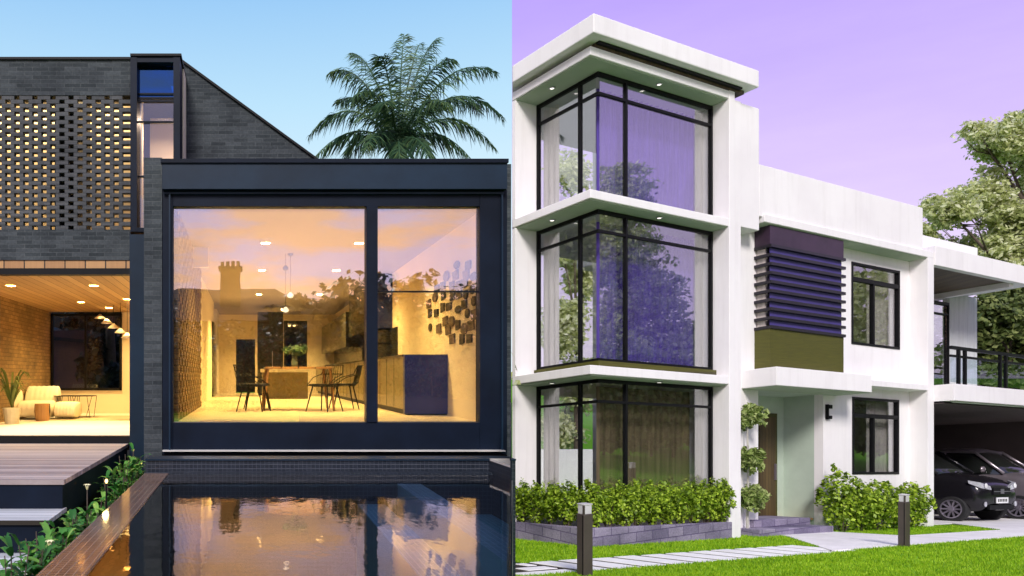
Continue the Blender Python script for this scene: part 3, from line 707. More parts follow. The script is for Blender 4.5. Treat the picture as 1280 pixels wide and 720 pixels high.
for i, (px, r_) in enumerate([(83, .28), (103, .30)]):
    Y = 16.2; x = lx(px, Y)
    t = thing('wire_side_table', ['thin wire side table close to the sofa, left of the other', 'thin wire side table farther from the sofa, right of the other'][i], 'side table', (x, Y, LZ0), 'wire side tables by the sofa')
    MB().lathe([(r_, .46), (r_, .475)], (x, Y, LZ0), 20).build('table_top', 'cupboard_dark', t)
    for k in range(6):
        a = k * math.pi / 3; MB().tube([(x + r_ * math.cos(a), Y + r_ * math.sin(a), LZ0 + .46), (x + r_ * .8 * math.cos(a + .4), Y + r_ * .8 * math.sin(a + .4), LZ0 + .016)], .006, 4).build('leg', 'black_metal', t)
tag(MB().lathe([(.13, 0), (.16, .2), (.15, .34)], (lx(53, 15.2), 15.2, LZ0), 14).build('pouffe', 'table_wood', loc=(lx(53, 15.2), 15.2, LZ0), smooth=False), 'small round orange-brown stool in front of the sofa', 'stool')
pp = thing('potted_plant', 'arching green potted plant at the far left behind the sofa', 'potted plant', (-4.35, 14.2, LZ0))
MB().lathe([(.12, 0), (.17, .28), (.16, .30)], (-4.35, 14.2, LZ0), 14).build('pot', 'rug', pp)
lf = MB()
def arch(mb, base, ang, ln, wd, rise, n=7):
    ps = []; d = Vector((math.cos(ang), math.sin(ang), 0))
    for i in range(n):
        t = i / (n - 1); ps.append(Vector(base) + d * ln * t + Vector((0, 0, rise * math.sin(t * 2.2))))
    sd_ = Vector((-d.y, d.x, 0)); vs = []; fs = []
    for i, p in enumerate(ps):
        t = i / (n - 1); w2 = wd * (math.sin(math.pi * min(1, t * .88 + .12)) ** .7); vs += [p - sd_ * w2, p + Vector((0, 0, -.15 * wd)), p + sd_ * w2]
    for i in range(n - 1): fs += [(3 * i, 3 * i + 1, 3 * i + 4, 3 * i + 3), (3 * i + 1, 3 * i + 2, 3 * i + 5, 3 * i + 4)]
    mb.add(vs, fs)
rnd = random.Random(4)
for k in range(46): arch(lf, (-4.35, 14.2, LZ0 + .3), rnd.uniform(0, 6.28), rnd.uniform(.25, .5), .022, rnd.uniform(.35, .75))
lf.build('leaves', 'garden_leaf', pp)

# ------------------------------------------------------------------ planting between deck and pool
rnd = random.Random(21)
def bed_plant(x, y, h, lab, k):
    t = thing('garden_plant', lab, 'plant', (x, y, -1.86), 'leafy plants in the bed between deck and pool')
    mb = MB(); stems = MB()
    for j in range(9):
        a = rnd.uniform(0, 6.28); r_ = rnd.uniform(.02, .13); top = Vector((x + r_ * math.cos(a), y + r_ * math.sin(a), -1.86 + h * rnd.uniform(.6, 1)))
        stems.tube([(x, y, -1.86), top], [.008, .004], 4)
        for q in range(7):
            zq = rnd.uniform(.45, 1); b = Vector((x, y, -1.86)).lerp(top, zq)
            arch(mb, b, rnd.uniform(0, 6.28), rnd.uniform(.08, .17), rnd.uniform(.020, .036), rnd.uniform(.01, .11), 5)
    stems.build('stem', 'bark', t); mb.build('leaves', 'bed_leaf', t); return t
nb = 17
names = ['nearest the camera', 'second', 'third', 'fourth', 'fifth', 'sixth', 'seventh', 'eighth', 'ninth', 'tenth', 'eleventh', 'twelfth', 'thirteenth', 'fourteenth', 'fifteenth', 'sixteenth', 'last, against the brick pier']
for k in range(nb):
    y = 5.0 + k * .34; x = -1.49 + rnd.uniform(-.06, .06)
    h = .70 + rnd.uniform(-.08, .12)
    bed_plant(x, y, h + (.12 if y > 8.6 else 0), 'leafy plant in the bed beside the pool, ' + names[k] + (' counted from the camera' if 0 < k < nb - 1 else ''), k)
    if k % 3 == 0: bed_plant(x - .1, y + .15, h * .8, 'low leafy plant tucked against the deck, ' + ['first', 'second', 'third', 'fourth', 'fifth', 'sixth'][k // 3] + ' from the camera', k)
for i, (px, py, Y) in enumerate([(109, 612, 7.0), (62, 684, 5.6), (300 - 150, 560, 9)][:2]):
    x = lx(px, Y); z = lz(py, Y); t = thing('white_flower', ['cream flower rising above the bed beside the deck corner', 'cream flower low beside the lower step'][i], 'flower', (x, Y, -1.86), 'cream flowers in the planting bed')
    MB().tube([(x, Y, -1.86), (x, Y, z)], .005, 4).build('stem', 'bark', t)
    fl = MB()
    for k in range(7): arch(fl, (x, Y, z), k * .9, .035, .014, .05, 4)
    fl.build('petals', 'petal', t)
t = thing('garden_spotlight', 'small glowing amber spotlight among the leaves beside the pool', 'spotlight', (lx(133, 7.6), 7.6, -1.3))
x = lx(133, 7.6)
MB().tube([(x, 7.6, -1.86), (x, 7.6, lz(604, 7.6))], .01, 5).build('stake', 'black_metal', t)
MB().lathe([(.008, 0), (.016, .02), (.010, .04)], (x, 7.6, lz(604, 7.6)), 10).build('lens', 'lamp_warm', t)
ld = bpy.data.lights.new('spot_glow', 'POINT'); ld.energy = 1.2; ld.color = (1, .7, .25); ld.shadow_soft_size = .03
lo = bpy.data.objects.new('spot_glow', ld); COL.objects.link(lo); lo.location = (x, 7.55, lz(604, 7.6) + .14)
struct(MB().box(-1.745, -1.215, .3, 10.2, -1.859, -1.80).build('planting_bed', 'soil'))

# ------------------------------------------------------------------ palm
PY = 19.0
pc = Vector((lx(497, PY), PY, lz(185, PY)))
palm = thing('palm_tree', 'feathery palm tree rising behind the dark glass room', 'tree', (pc.x, pc.y, -1.86))
MB().tube([(pc.x, PY, -1.86), (pc.x + .1, PY, 1), (pc.x, PY, pc.z)], [.26, .2, .17], 10).build('trunk', 'bark', palm, smooth=True)
def frond(tip, bend, rnd):
    tip = Vector(tip); mid = pc.lerp(tip, .5) + Vector((0, 0, bend)); n = 30
    pts = []
    for i in range(n + 1):
        t = i / n; pts.append(pc * (1 - t) ** 2 + mid * 2 * t * (1 - t) + tip * t * t)
    mb = MB(); mb.tube(pts[::3], [.03 * (1 - i / 10.5) + .004 for i in range(len(pts[::3]))], 5)
    for i in range(3, n + 1):
        t = i / n; d = (pts[i] - pts[i - 1]).normalized(); sd_ = d.cross(Vector((0, 0, 1)))
        if sd_.length < .1: sd_ = Vector((1, 0, 0))
        sd_.normalize()
        for s_ in (-1, 1):
            for rep in range(3):
                ln = .60 * (math.sin(math.pi * min(1, .15 + t * .80)) ** .6) * rnd.uniform(.7, 1.1)
                b = pts[i] - d * rnd.uniform(0, .09)
                dr = (d * rnd.uniform(.3, .8) + sd_ * s_ * rnd.uniform(.35, .9) + Vector((0, 0, rnd.uniform(-.8, .0)))).normalized()
                m1 = b + dr * ln * .5; e = b + dr * ln + Vector((0, 0, -.30 * ln)); wv_ = d * .014
                mb.add([b - wv_ * .6, b + wv_ * .6, m1 + wv_, e, m1 - wv_], [(0, 1, 2, 3, 4)])
    return mb
rnd = random.Random(5)
tips = [(411, 92, .2, 1.3), (420, 128, 1, 1.0), (386, 170, .6, 1.4), (390, 200, -.5, 1.0), (440, 66, 1.2, 1.0), (474, 70, -.6, 1.0), (505, 42, .5, .6), (546, 48, .4, .9), (568, 74, -1, 1.1), (620, 92, .3, 1.5),
        (630, 148, .2, 1.6), (620, 186, -.4, 1.3), (455, 190, -1.6, .8), (420, 215, .8, 1.1), (500, 215, -2.2, .7), (545, 210, -2, .8), (525, 54, 1.6, .7), (590, 200, -.8, .9), (480, 130, -1.8, .8), (560, 130, -1.9, .9), (600, 140, 1.2, 1.3), (445, 120, -1.0, 1.1)]
for (px, py, dy, bend) in tips:
    Y = PY + dy; frond((lx(px, Y), Y, lz(py, Y)), bend * 1.1, rnd).build('frond', 'palm_leaf', palm)

# ------------------------------------------------------------------ neighbours behind the camera (mirrored in the glass)
nb_ = thing('brick_cottage', 'dark cottage with a chimney mirrored as a silhouette in the glass room', 'house', (-1, -20, -1.9))
box('wall', 'clay_roof', nb_, -7, 4, -26, -20, -1.95, 3.0)
MB().add([(-7.4, -19.6, 2.9), (4.4, -19.6, 2.9), (4.4, -26.4, 2.9), (-7.4, -26.4, 2.9), (-4, -23, 5.0), (1.5, -23, 5.0)], [(0, 1, 5, 4), (1, 2, 5), (2, 3, 4, 5), (3, 0, 4), (3, 2, 1, 0)]).build('roof', 'clay_roof', nb_)
ch_ = MB().box(-1.5, -.45, -22, -21, 2.9, 5.8).box(-1.6, -.35, -22.1, -20.9, 5.8, 5.95)
for k in range(4): ch_.lathe([(.1, 0), (.09, .35)], (-1.4 + .27 * k, -21.5, 5.95), 8)
ch_.build('chimney', 'clay_roof', nb_)

def tree(name, label, base, lobes, leafmat, n, size, trunk_r, limbs, group=None, bark='bark', gap=.5, seed=0, asp=1.6):
    t = thing(name, label, 'tree', tuple(base), group); b = Vector(base)
    top = Vector((b.x, b.y, max(l[0][2] for l in lobes)))
    tr_ = MB(); fork = b.lerp(Vector((b.x + .1, b.y, top.z)), .42)
    tr_.tube([b, b.lerp(fork, .5) + Vector((.06, .04, 0)), fork], [trunk_r, trunk_r * .8, trunk_r * .6], 9)
    rn = random.Random(seed)
    for (c, r) in lobes:
        c = Vector(c); st_ = fork.lerp(Vector((b.x, b.y, c.z)), rn.uniform(0, .5)); mid = st_.lerp(c, .5) + Vector((rn.uniform(-.2, .2), rn.uniform(-.2, .2), rn.uniform(-.1, .4))) * r[0]
        tr_.tube([st_, mid, c], [trunk_r * .42, trunk_r * .25, trunk_r * .08], 6)
        for k in range(limbs):
            a = rn.uniform(0, 6.28); e = c + Vector((math.cos(a) * r[0] * .8, math.sin(a) * r[1] * .8, rn.uniform(-.4, .8) * r[2]))
            tr_.tube([mid.lerp(c, rn.uniform(.3, .9)), mid.lerp(e, .7), e], [trunk_r * .12, trunk_r * .07, trunk_r * .02], 4)
    tr_.build('trunk', bark, t, smooth=True)
    cr = MB(); vol = sum(r[0] * r[1] * r[2] for c, r in lobes)
    for i, (c, r) in enumerate(lobes):
        c = Vector(c); m_ = max(60, int(n * r[0] * r[1] * r[2] / vol)); per = 26; kk = 0
        rn2 = random.Random(seed * 77 + i)
        for q in range(m_ // per):      # clumps scattered through the lobe
            d = Vector((rn2.gauss(0, 1), rn2.gauss(0, 1), rn2.gauss(0, 1))).normalized() * rn2.uniform(.35, 1.05)
            cc_ = (c.x + d.x * r[0], c.y + d.y * r[1], c.z + d.z * r[2]); s_ = size * rn2.uniform(2.0, 4.2)
            leaves(cr, cc_, (s_, s_, s_ * .55), per, size, .6, asp, seed=seed * 1000 + i * 97 + q)
    cr.build('crown', leafmat, t); return t
# dusk trees mirrored beside the chimney
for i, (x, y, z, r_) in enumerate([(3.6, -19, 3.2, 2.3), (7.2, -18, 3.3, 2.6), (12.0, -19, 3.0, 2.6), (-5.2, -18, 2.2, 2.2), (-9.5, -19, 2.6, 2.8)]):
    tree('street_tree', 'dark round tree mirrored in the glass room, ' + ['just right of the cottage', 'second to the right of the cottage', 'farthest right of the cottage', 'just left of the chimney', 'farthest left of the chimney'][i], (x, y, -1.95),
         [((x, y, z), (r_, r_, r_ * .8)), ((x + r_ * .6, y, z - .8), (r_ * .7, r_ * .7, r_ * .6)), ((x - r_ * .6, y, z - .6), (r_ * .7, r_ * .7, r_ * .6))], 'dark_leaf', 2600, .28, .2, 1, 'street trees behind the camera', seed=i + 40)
# ================================================================== RIGHT HOUSE
GR = -HR
rh = thing('white_modern_house', 'white rendered modern house with a glass corner tower and carport', 'house', W(6, 3, GR))
def rb(name, mat, u0, u1, v0, v1, z0, z1, parent=None, bevel=0): return MB(W).box(u0, u1, v0, v1, z0, z1).build(name, mat, parent or rh, bevel=bevel)
def seam_v(u): return vv(640.4, u)
gu, gv = .63, .37                 # glass line set back from the slabs
UP = uu(911, 0); U2 = uu(918, 0); U3 = uu(928, 0)
def sp(u0, u1, v0, v1):           # plan polygon, its far left corner cut along the plot line
    pts = [(u0, v0), (u1, v0), (u1, v1)]
    vs1, vs0 = seam_v(u1), seam_v(u0)
    if v1 > vs0:
        # point on the plot line at v1
        lo_, hi_ = u0, u1
        for _ in range(40):
            m_ = (lo_ + hi_) / 2
            if seam_v(m_) < v1: lo_ = m_
            else: hi_ = m_
        pts += [(lo_, v1), (u0, vs0)]
    else: pts += [(u0, v1)]
    return pts
def sprism(name, mat, u0, u1, v0, v1, z0, z1, bevel=0): return MB(W).prism(sp(u0, u1, v0, v1), z0, z1).build(name, mat, rh, bevel=bevel)
# storeys: slab top / bottom heights
zc = lambda y: (588 - y) * 14.65 / F
slabs = [(zc(68), zc(57)), (zc(247), zc(236)), (zc(467.5), zc(456))]
TV = 3.2
sprism('roof_slab', 'white_render', 0, UP + .01, 0, TV, slabs[0][0], slabs[0][1], .012)
for k in (1, 2): sprism('floor_slab', 'white_render', 0, UP, 0, TV, slabs[k][0], slabs[k][1], .012)
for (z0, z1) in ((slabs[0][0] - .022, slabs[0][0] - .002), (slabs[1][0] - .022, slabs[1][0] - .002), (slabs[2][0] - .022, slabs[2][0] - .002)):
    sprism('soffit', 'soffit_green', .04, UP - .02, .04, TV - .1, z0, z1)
# cornice
zA, zB = 8.509, 8.15
ou, o_ = .20, .25; uce = uu(949, -o_)
MB(W).prism(sp(-ou, uce, -o_, TV), zB, zA).build('cornice', 'white_render', rh, bevel=.02)
rb('louvre_band', 'timber_dark', .12, uu(930, -.02), -.02, .249, slabs[0][1] + .003, zB - .002)
rb('louvre_rail', 'black_metal', .12, uu(928, -.1), -.10, -.021, zB - .035, zB - .001)
MB(W).prism(sp(.3, uce - .3, .25, TV), slabs[0][1] + .001, zB + .01).build('roof_upstand', 'white_render', rh)
# piers
ztop = slabs[0][1]
rb('pier', 'white_render', UP, U2, -.012, 3.5, GR, ztop + .003, bevel=.01)
rb('tower_wall', 'white_render', U2, U3, .03, 3.5, GR, zz(124, U2, .03), bevel=.01)
zpp = zz(283, U3, .05)
rb('tower_wall', 'white_render', U3 + .001, uu(949, .05), .05, 3.5, zpp, zz(124, U2, .03) - .01, bevel=.01)
v_l = vv(644, 0)
pl = [(0, v_l), (gu, v_l), (gu + .1, seam_v(gu + .1) - .0), (0, seam_v(0))]
for z0, z1 in ((GR, slabs[2][0] - .023), (slabs[2][1] + .001, slabs[1][0] - .023), (slabs[1][1] + .001, slabs[0][0] - .023)):
    MB(W).prism(pl, z0, z1).build('pier', 'white_render', rh)
# rooms inside the tower
rb('tower_back_wall', 'tower_room', uu(752, TV), UP, TV - .05, TV, GR, slabs[0][0] - .03)
for z0 in (slabs[2][0] - .05, slabs[1][0] - .05, slabs[0][0] - .05):
    sprism('room_ceiling', 'tower_room', gu + .1, UP - .01, gv + .1, TV - .06, z0, z0 + .02)
sprism('room_floor', 'timber_ceiling', gu + .1, UP - .01, gv + .1, TV - .06, GR + .25, GR + .30)
rb('room_floor', 'timber_ceiling', 7.2, 11.6, .62, 3.45, GR + .25, GR + .30)
# glazing of the three storeys
def glazing(z0, z1, k, sill):
    fr_ = MB(W); fw = .055
    uR = uu(889.5, gv) ; uM = uu(782, gv); vL = v_l - .002; vM = vv(725, gu)
    zb_, zt_ = z0, z1
    tr_z = z1 - (.42 if k < 2 else .44)
    fw2 = fw / 2
    for (u0, u1) in ((uM - fw2, uM + fw2), (uR - fw, uR)): fr_.box(u0, u1, gv - .03, gv + .05, zb_, zt_)
    for (v0, v1) in ((vL - fw, vL), (vM - fw2, vM + fw2)): fr_.box(gu - .03, gu + .05, v0, v1, zb_, zt_)
    for (za, zb2) in ((zt_ - fw * 1.3, zt_), (zb_, zb_ + fw * 1.1), (tr_z - fw2, tr_z + fw2)):
        fr_.box(gu - .028, uR - .002, gv - .028, gv + .045, za, zb2 - .001)
        fr_.box(gu - .026, gu + .043, gv + .046, vL - .002, za, zb2 - .001)
    f_ = fr_.build('window_frame', 'black_metal', rh)
    MB(W).box(gu + .06, uR - .01, gv + .004, gv + .012, zb_ + .01, zt_ - .01).build('window_pane', 'tower_glass', f_)
    MB(W).box(gu + .004, gu + .012, gv + .06, vL - .01, zb_ + .01, zt_ - .01).build('window_pane', 'side_glass', f_)
    if sill:
        MB(W).box(gu - .10, uR + .06, gv - .10, gv + .05, z0 - .15, z0 - .002).box(gu - .10, gu + .05, gv + .051, vL + .08, z0 - .15, z0 - .002).build('window_sill', 'timber_olive', f_)
    # curtains
    def curtain(nm, u0, u1, v, mat, amp=.035, wl=.16):
        c = MB(W); n = max(12, int(abs(u1 - u0) / wl * 8)); vs = []; fs = []
        for i in range(n + 1):
            u = u0 + (u1 - u0) * i / n; d = amp * math.sin(2 * math.pi * u / wl) + .015 * math.sin(u * 17)
            for z in (zb_ - .02, zt_ - .08): vs.append((u, v + d, z))
        for i in range(n): fs.append((2 * i, 2 * i + 2, 2 * i + 3, 2 * i + 1))
        c.add(vs, fs); return c.build(nm, mat, f_, smooth=True)
    if k == 2: curtain('curtain', uu(750, gv + .4), uu(871, gv + .3), gv + .45, 'curtain_brown', .03, .22)
    curtain('curtain', uu(871, gv + .2), uR + .05, gv + .20, 'curtain_cream')
    if k < 2: curtain('curtain', uu(747, gv + .35), uu(871, gv + .3), gv + .38, 'curtain_violet')
    c = MB(W); vs = []; fs = []; v0, v1 = vv(697, gu + .18), vL + .05; n = 26
    for i in range(n + 1):
        v = v0 + (v1 - v0) * i / n; d = .03 * math.sin(2 * math.pi * v / .15)
        for z in (zb_ - .02, zt_ - .08): vs.append((gu + .2 + d, v, z))
    for i in range(n): fs.append((2 * i, 2 * i + 2, 2 * i + 3, 2 * i + 1))
    c.add(vs, fs); c.build('curtain', 'curtain_cream', f_, smooth=True)
glazing(slabs[1][1] + .002, slabs[0][0] - .024, 0, False)
glazing(slabs[2][1] + .155, slabs[1][0] - .024, 1, True)
glazing(GR + .9, slabs[2][0] - .024, 2, False)
MB(W).box(gu, uu(889, gv), gv, gv + .1, GR, GR + .899).box(gu, gu + .1, gv + .101, v_l - .002, GR, GR + .899).build('tower_wall', 'white_render', rh)
# round soffit lights
for i, (px, k, side) in enumerate([(690, 0, 'B'), (824, 0, 'A'), (690, 1, 'B'), (824, 1, 'A'), (690, 2, 'B'), (824, 2, 'A')]):
    z = slabs[k][0] - .022
    if side == 'A': u, v = uu(px, .18), .18
    else: u, v = .30, vv(px, .30)
    c = W(u, v, z); l_ = MB().lathe([(.055, 0), (.07, -.006), (.055, -.018)], c, 16).build('soffit_light', 'lamp_glass', rh)
    MB().lathe([(.045, -.016), (.03, -.024)], c, 12).build('lens', 'downlight_lens', l_)

# wing
VWL = .40
UE = uu(1160, 0); UE2 = uu(1167.5, 0)
UPE = uu(1153.6, .05)
zpar = zz(205, uu(949, .05), .05)
zcan0 = zz(277, uu(956, 0), 0)
zcan1 = zcan0 + .17
rb('parapet', 'white_render', uu(949, .05) + .002, UPE, .05, 5, zcan1 - .05, zpar, bevel=.012)
MB(W).box(uu(956, 0), UE2, 0, 3.0, zcan0, zcan1).build('canopy', 'white_render', rh, bevel=.012)
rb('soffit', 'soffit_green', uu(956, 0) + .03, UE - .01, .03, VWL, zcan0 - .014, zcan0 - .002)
zmid = zz(487, uu(1100, 0), 0)
# upper wing wall with window opening
def wall_with_hole(name, mat, u0, u1, v0, v1, z0, z1, hu0, hu1, hz0, hz1):
    m_ = MB(W).box(u0, hu0, v0, v1, z0, z1).box(hu1, u1, v0, v1, z0, z1).box(hu0, hu1, v0, v1, z0, hz0).box(hu0, hu1, v0, v1, hz1, z1)
    return m_.build(name, mat, rh)
def small_window(px0, px1, py0, py1, pyt, pxm, mats):
    u0, u1 = uu(px0, VWL), uu(px1, VWL); z1, z0 = zz(py0, u0, VWL), zz(py1, u0, VWL); zt_ = zz(pyt, u0, VWL); um = uu(pxm, VWL)
    fw = .06; m_ = MB(W); a, b = VWL - .02, VWL + .08
    m_.box(u0, u0 + fw, a, b, z0, z1).box(u1 - fw, u1, a, b, z0, z1).box(u0, u1, a + .003, b, z1 - fw, z1 - .001).box(u0, u1, a + .003, b, z0 + .001, z0 + fw)
    m_.box(u0, u1, a + .004, b, zt_ - .05, zt_ + .05).box(um - fw / 2, um + fw / 2, a + .005, b, z0 + .01, zt_)
    f_ = m_.build('window_frame', 'black_metal', rh)
    MB(W).box(u0 + .02, u1 - .02, VWL + .03, VWL + .04, z0 + .02, z1 - .02).build('window_pane', 'tower_glass', f_)
    c = MB(W); uc0 = u0 + (u1 - u0) * .60; vs = []; fs = []; n = 24
    for i in range(n + 1):
        u = uc0 + (u1 + .1 - uc0) * i / n; d = .03 * math.sin(u * 42)
        vs += [(u, VWL + .28 + d, z0 - .1), (u, VWL + .28 + d, z1)]
    for i in range(n): fs.append((2 * i, 2 * i + 2, 2 * i + 3, 2 * i + 1))
    c.add(vs, fs); c.build('curtain', 'curtain_cream', f_, smooth=True)
    return u0, u1, z0, z1
hu = small_window(1064, 1124, 327, 430, 348, 1092, 0)
wall_with_hole('wing_wall', 'white_render', U3 - .3, UE + .02, VWL, VWL + .2, zmid, zcan1 - .02, hu[0] + .02, hu[1] - .02, hu[2] + .02, hu[3] - .02)
hl = small_window(1065, 1123, 496, 593, 519, 1092, 0)
u_pw = uu(1029, VWL)
wall_with_hole('wing_wall', 'white_render', u_pw, UE + .02, VWL, VWL + .2, GR, zmid - .001, hl[0] + .02, hl[1] - .02, hl[2] + .02, hl[3] - .02)
VB = 1.30
rb('porch_side_wall', 'green_render', u_pw, u_pw + .2, VWL + .201, VB, GR, zmid - .001)
rb('porch_back_wall', 'green_render', uu(940, VB), u_pw - .001, VB, VB + .2, GR, zmid - .001)
rb('wing_wall', 'white_render', U3 - .3, uu(948, VWL), VWL + .005, VB + .3, GR, zmid - .001)
# door
ud0, ud1 = uu(949, VB), uu(970, VB); zd1 = zz(516, ud0, VB); zd0 = zz(646, ud0, VB)
dr = MB(W).box(ud0 - .12, ud1, VB - .03, VB - .001, zd0, zd1).build('front_door', 'timber_olive', rh)
MB(W).box(ud0 - .06, ud1 - .09, VB - .045, VB - .031, zd0 + .02, zd1 - .09).build('door_leaf', 'timber_dark', dr)
MB(W).box(ud1 - .15, ud1 - .13, VB - .09, VB - .046, zd0 + .9, zd0 + 1.3).build('handle', 'alloy', dr)
# rooms behind the wing windows
rb('wing_back_wall', 'tower_room', U3, uu(1050, 3.5), 3.5, 3.6, GR, zcan0)
rb('wing_back_wall', 'tower_room', uu(1102, 3.5), UE, 3.5, 3.6, GR, zcan0)
rb('wing_floor', 'tower_room', U3 + .02, UE, VWL + .21, 3.45, zmid, zmid + .05)
# porch slab and mid canopy
z1_, z0_ = zz(458, uu(971, -.35), -.35), zz(481.5, uu(971, -.35), -.35)
rb('porch_canopy', 'white_render', uu(971, -.35), uu(1090, -.35), -.35, VWL + .1, z0_, z1_, bevel=.012)
rb('porch_canopy', 'white_render', uu(929, VWL - .01) - .3, uu(971, -.35) + .01, -.30, VWL + .1, z0_ + .03, z1_ - .004) if False else None
rb('string_course', 'white_render', uu(1090, -.35) - .2, UE - .01, -.005, VWL + .1, zz(487, UE - .5, 0), zz(480, UE - .5, 0), bevel=.008)
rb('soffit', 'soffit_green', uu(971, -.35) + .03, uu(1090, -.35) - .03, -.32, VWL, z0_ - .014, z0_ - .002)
rb('porch_ceiling', 'green_render', uu(948, VWL), u_pw, VWL + .101, VB, z0_, z0_ + .02)
# porch steps
for i, (p0, p1, va, zt_) in enumerate([(950, 1013, .30, .34), (950, 1042, -.10, .17)]):
    ua, ub = uu(p0, va), uu(p1, va)
    m_ = rb('porch_step', 'planter_stone', ua - (.2 if i == 0 else 0), ub, va, VB, GR + (.0 if i else .171), GR + zt_, bevel=.01)
    m_['label'] = ['upper purple stone step', 'lower purple stone step'][i]
# louvre box
LB = .06; u0, u1 = uu(962.5, LB), uu(1054.5, LB)
zt = zz(284, u0, LB); z1 = zz(307, u0, LB); z2 = zz(407, u0, LB); z3 = zz(459, u0, LB)
lvb = MB(W).box(u0, u1, LB, VWL - .002, z1, zcan0 - .016).build('louvre_box', 'plum_panel', rh)
MB(W).box(u0, u1, LB, VWL - .002, z3, z2 - .03).build('lower_panel', 'timber_olive', lvb)
sl = MB(W); n = 9
for i in range(n + 1):
    z = z2 - .03 + (z1 - z2 + .03) * i / n - .03
    sl.box(u0 - .02, u1 + .02, LB - .04, LB + .03, z, z + .065).box(u0 - .02, u0 + .05, LB + .031, VWL - .004, z, z + .065)
sl.build('slats', 'slat_plum', lvb)
MB(W).box(u0 + .06, u1 - .02, LB + .035, LB + .045, z2 - .03, z1).build('tinted_pane', 'violet_blind', lvb)
MB(W).box(u0 + .06, u0 + .12, LB + .135, VWL - .01, z2 - .03, z1).build('side_panel', 'curtain_cream', lvb)
# wall lamp, a dark hooked bracket
ul = uu(1033, VWL); zl_ = zz(515, ul, VWL)
wl = thing('wall_lamp', 'small dark C-shaped lamp on the pale wall beside the porch', 'lamp', W(ul, VWL, zl_))
MB(W).box(ul - .05, ul, VWL - .06, VWL, zl_ - .18, zl_ + .18).build('back_plate', 'black_metal', wl)
MB(W).box(ul + .001, ul + .12, VWL - .07, VWL - .02, zl_ + .08, zl_ + .17).build('hood', 'black_metal', wl)
MB(W).box(ul + .001, ul + .11, VWL - .07, VWL - .02, zl_ - .17, zl_ - .09).build('lower_hood', 'black_metal', wl)
# fin wall and pier of the carport
rb('fin_wall', 'white_render', UE, UE2, 0, 6.5, GR, zcan0 + .001, bevel=.008)
# carport roof terrace and roof
UEND = 22.5
u4 = uu(1222, .6)
rb('parapet', 'white_render', UPE + .002, u4, .6, 5, zcan0, zz(286, UPE, .6), bevel=.01)
uC = uu(1269, 0)
zr1, zr0 = zz(319.7, uu(1221.7, 0), 0), zz(331.5, UE2, 0)
VR = 2.0
rb('terrace_roof', 'white_render', UE2 + .002, uu(1300, 0), -.03, .12, zr0, zr1, bevel=.008)
rb('terrace_roof', 'white_render', UE2 + .002, uu(1300, 0), .121, 3.6, zr0 + .09, zr1 - .004)
rb('timber_soffit', 'timber_dark', UE2 + .004, uC, .125, 3.5, zr0 + .05, zr0 + .088)
rb('roof_beam', 'white_render', uC, uC + .22, .121, 3.5, zr0 - .10, zr0 + .089)
vD = 1.6
uw = uu(1222, vD)
ribs = MB(W); n = 22
ua = uu(1187, vD)
ribs.box(ua - .05, uw, vD + .03, vD + .15, GR + 3.35, zr0 + .08)
for i in range(n):
    a0 = ua + (uw - ua) * i / n; ribs.box(a0, a0 + (uw - ua) / n * .55, vD, vD + .029, GR + 3.4, zr0 + .07)
ribs.build('ribbed_wall', 'curtain_pale', rh)
zfl = zz(482, uu(1194, -.4), -.4)
sd0 = uu(1169, vD) - .6
sdw = MB(W).box(ua - .09, ua - .051, vD - .02, vD + .1, zfl, zz(379, ua, vD)).box(sd0, ua - .09, vD - .02, vD + .1, zz(379, ua, vD) - .08, zz(379, ua, vD)).box(sd0, ua - .09, vD - .015, vD + .09, zz(393, ua, vD) - .04, zz(393, ua, vD)).build('sliding_door', 'black_metal', rh)
MB(W).box(sd0, ua - .091, vD + .04, vD + .05, zfl, zz(379, ua, vD) - .01).build('door_pane', 'tower_glass', sdw)
rb('door_room_wall', 'tower_room', UE2 + .1, uw, vD + 1.5, vD + 1.6, zfl, zr0)
ub = uu(1193.5, -.4); zbt, zbb = zz(479.5, ub, -.4), zz(500.5, ub, -.4)
rb('balcony_slab', 'white_render', ub, UEND, -.4, 2.5, zbb, zbt, bevel=.01)
rb('balcony_slab', 'white_render', UE2 + .002, ub - .001, .06, 2.5, zbb, zbt - .003)
rb('balcony_slab', 'white_render', UE2 + .002, ub - .001, -.395, .059, zbb + .001, zbt - .004)
rb('dentil_strip', 'soffit_green', ub + .05, UEND, -.35, -.30, zbb - .04, zbb - .001)
# railing
zr_t = zz(434, uu(1197, -.35), -.35)
rl = MB(W)
rl.box(UE2 + .01, UEND, -.36, -.30, zr_t - .06, zr_t + .02).box(UE2 + .01, UEND, -.345, -.315, zr_t - .26, zr_t - .20)
for px in (1198, 1206, 1250, 1257):
    u = uu(px, -.33); rl.box(u - .035, u + .035, -.362, -.298, zbt, zr_t - .061)
rlo = rl.build('railing', 'black_metal', rh)
MB(W).box(UE2 + .02, UEND, -.335, -.325, zbt + .05, zr_t - .27).build('glass_panel', 'dark_glass', rlo)
# carport
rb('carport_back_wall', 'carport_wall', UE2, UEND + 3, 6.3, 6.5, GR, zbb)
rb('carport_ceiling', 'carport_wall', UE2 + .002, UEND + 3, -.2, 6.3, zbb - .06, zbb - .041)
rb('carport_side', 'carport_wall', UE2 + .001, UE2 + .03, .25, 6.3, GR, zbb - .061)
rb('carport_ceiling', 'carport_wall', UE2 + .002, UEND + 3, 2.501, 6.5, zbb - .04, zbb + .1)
rb('carport_side', 'carport_wall', UEND + 1.5, UEND + 1.7, .3, 6.3, GR, zbb - .061)

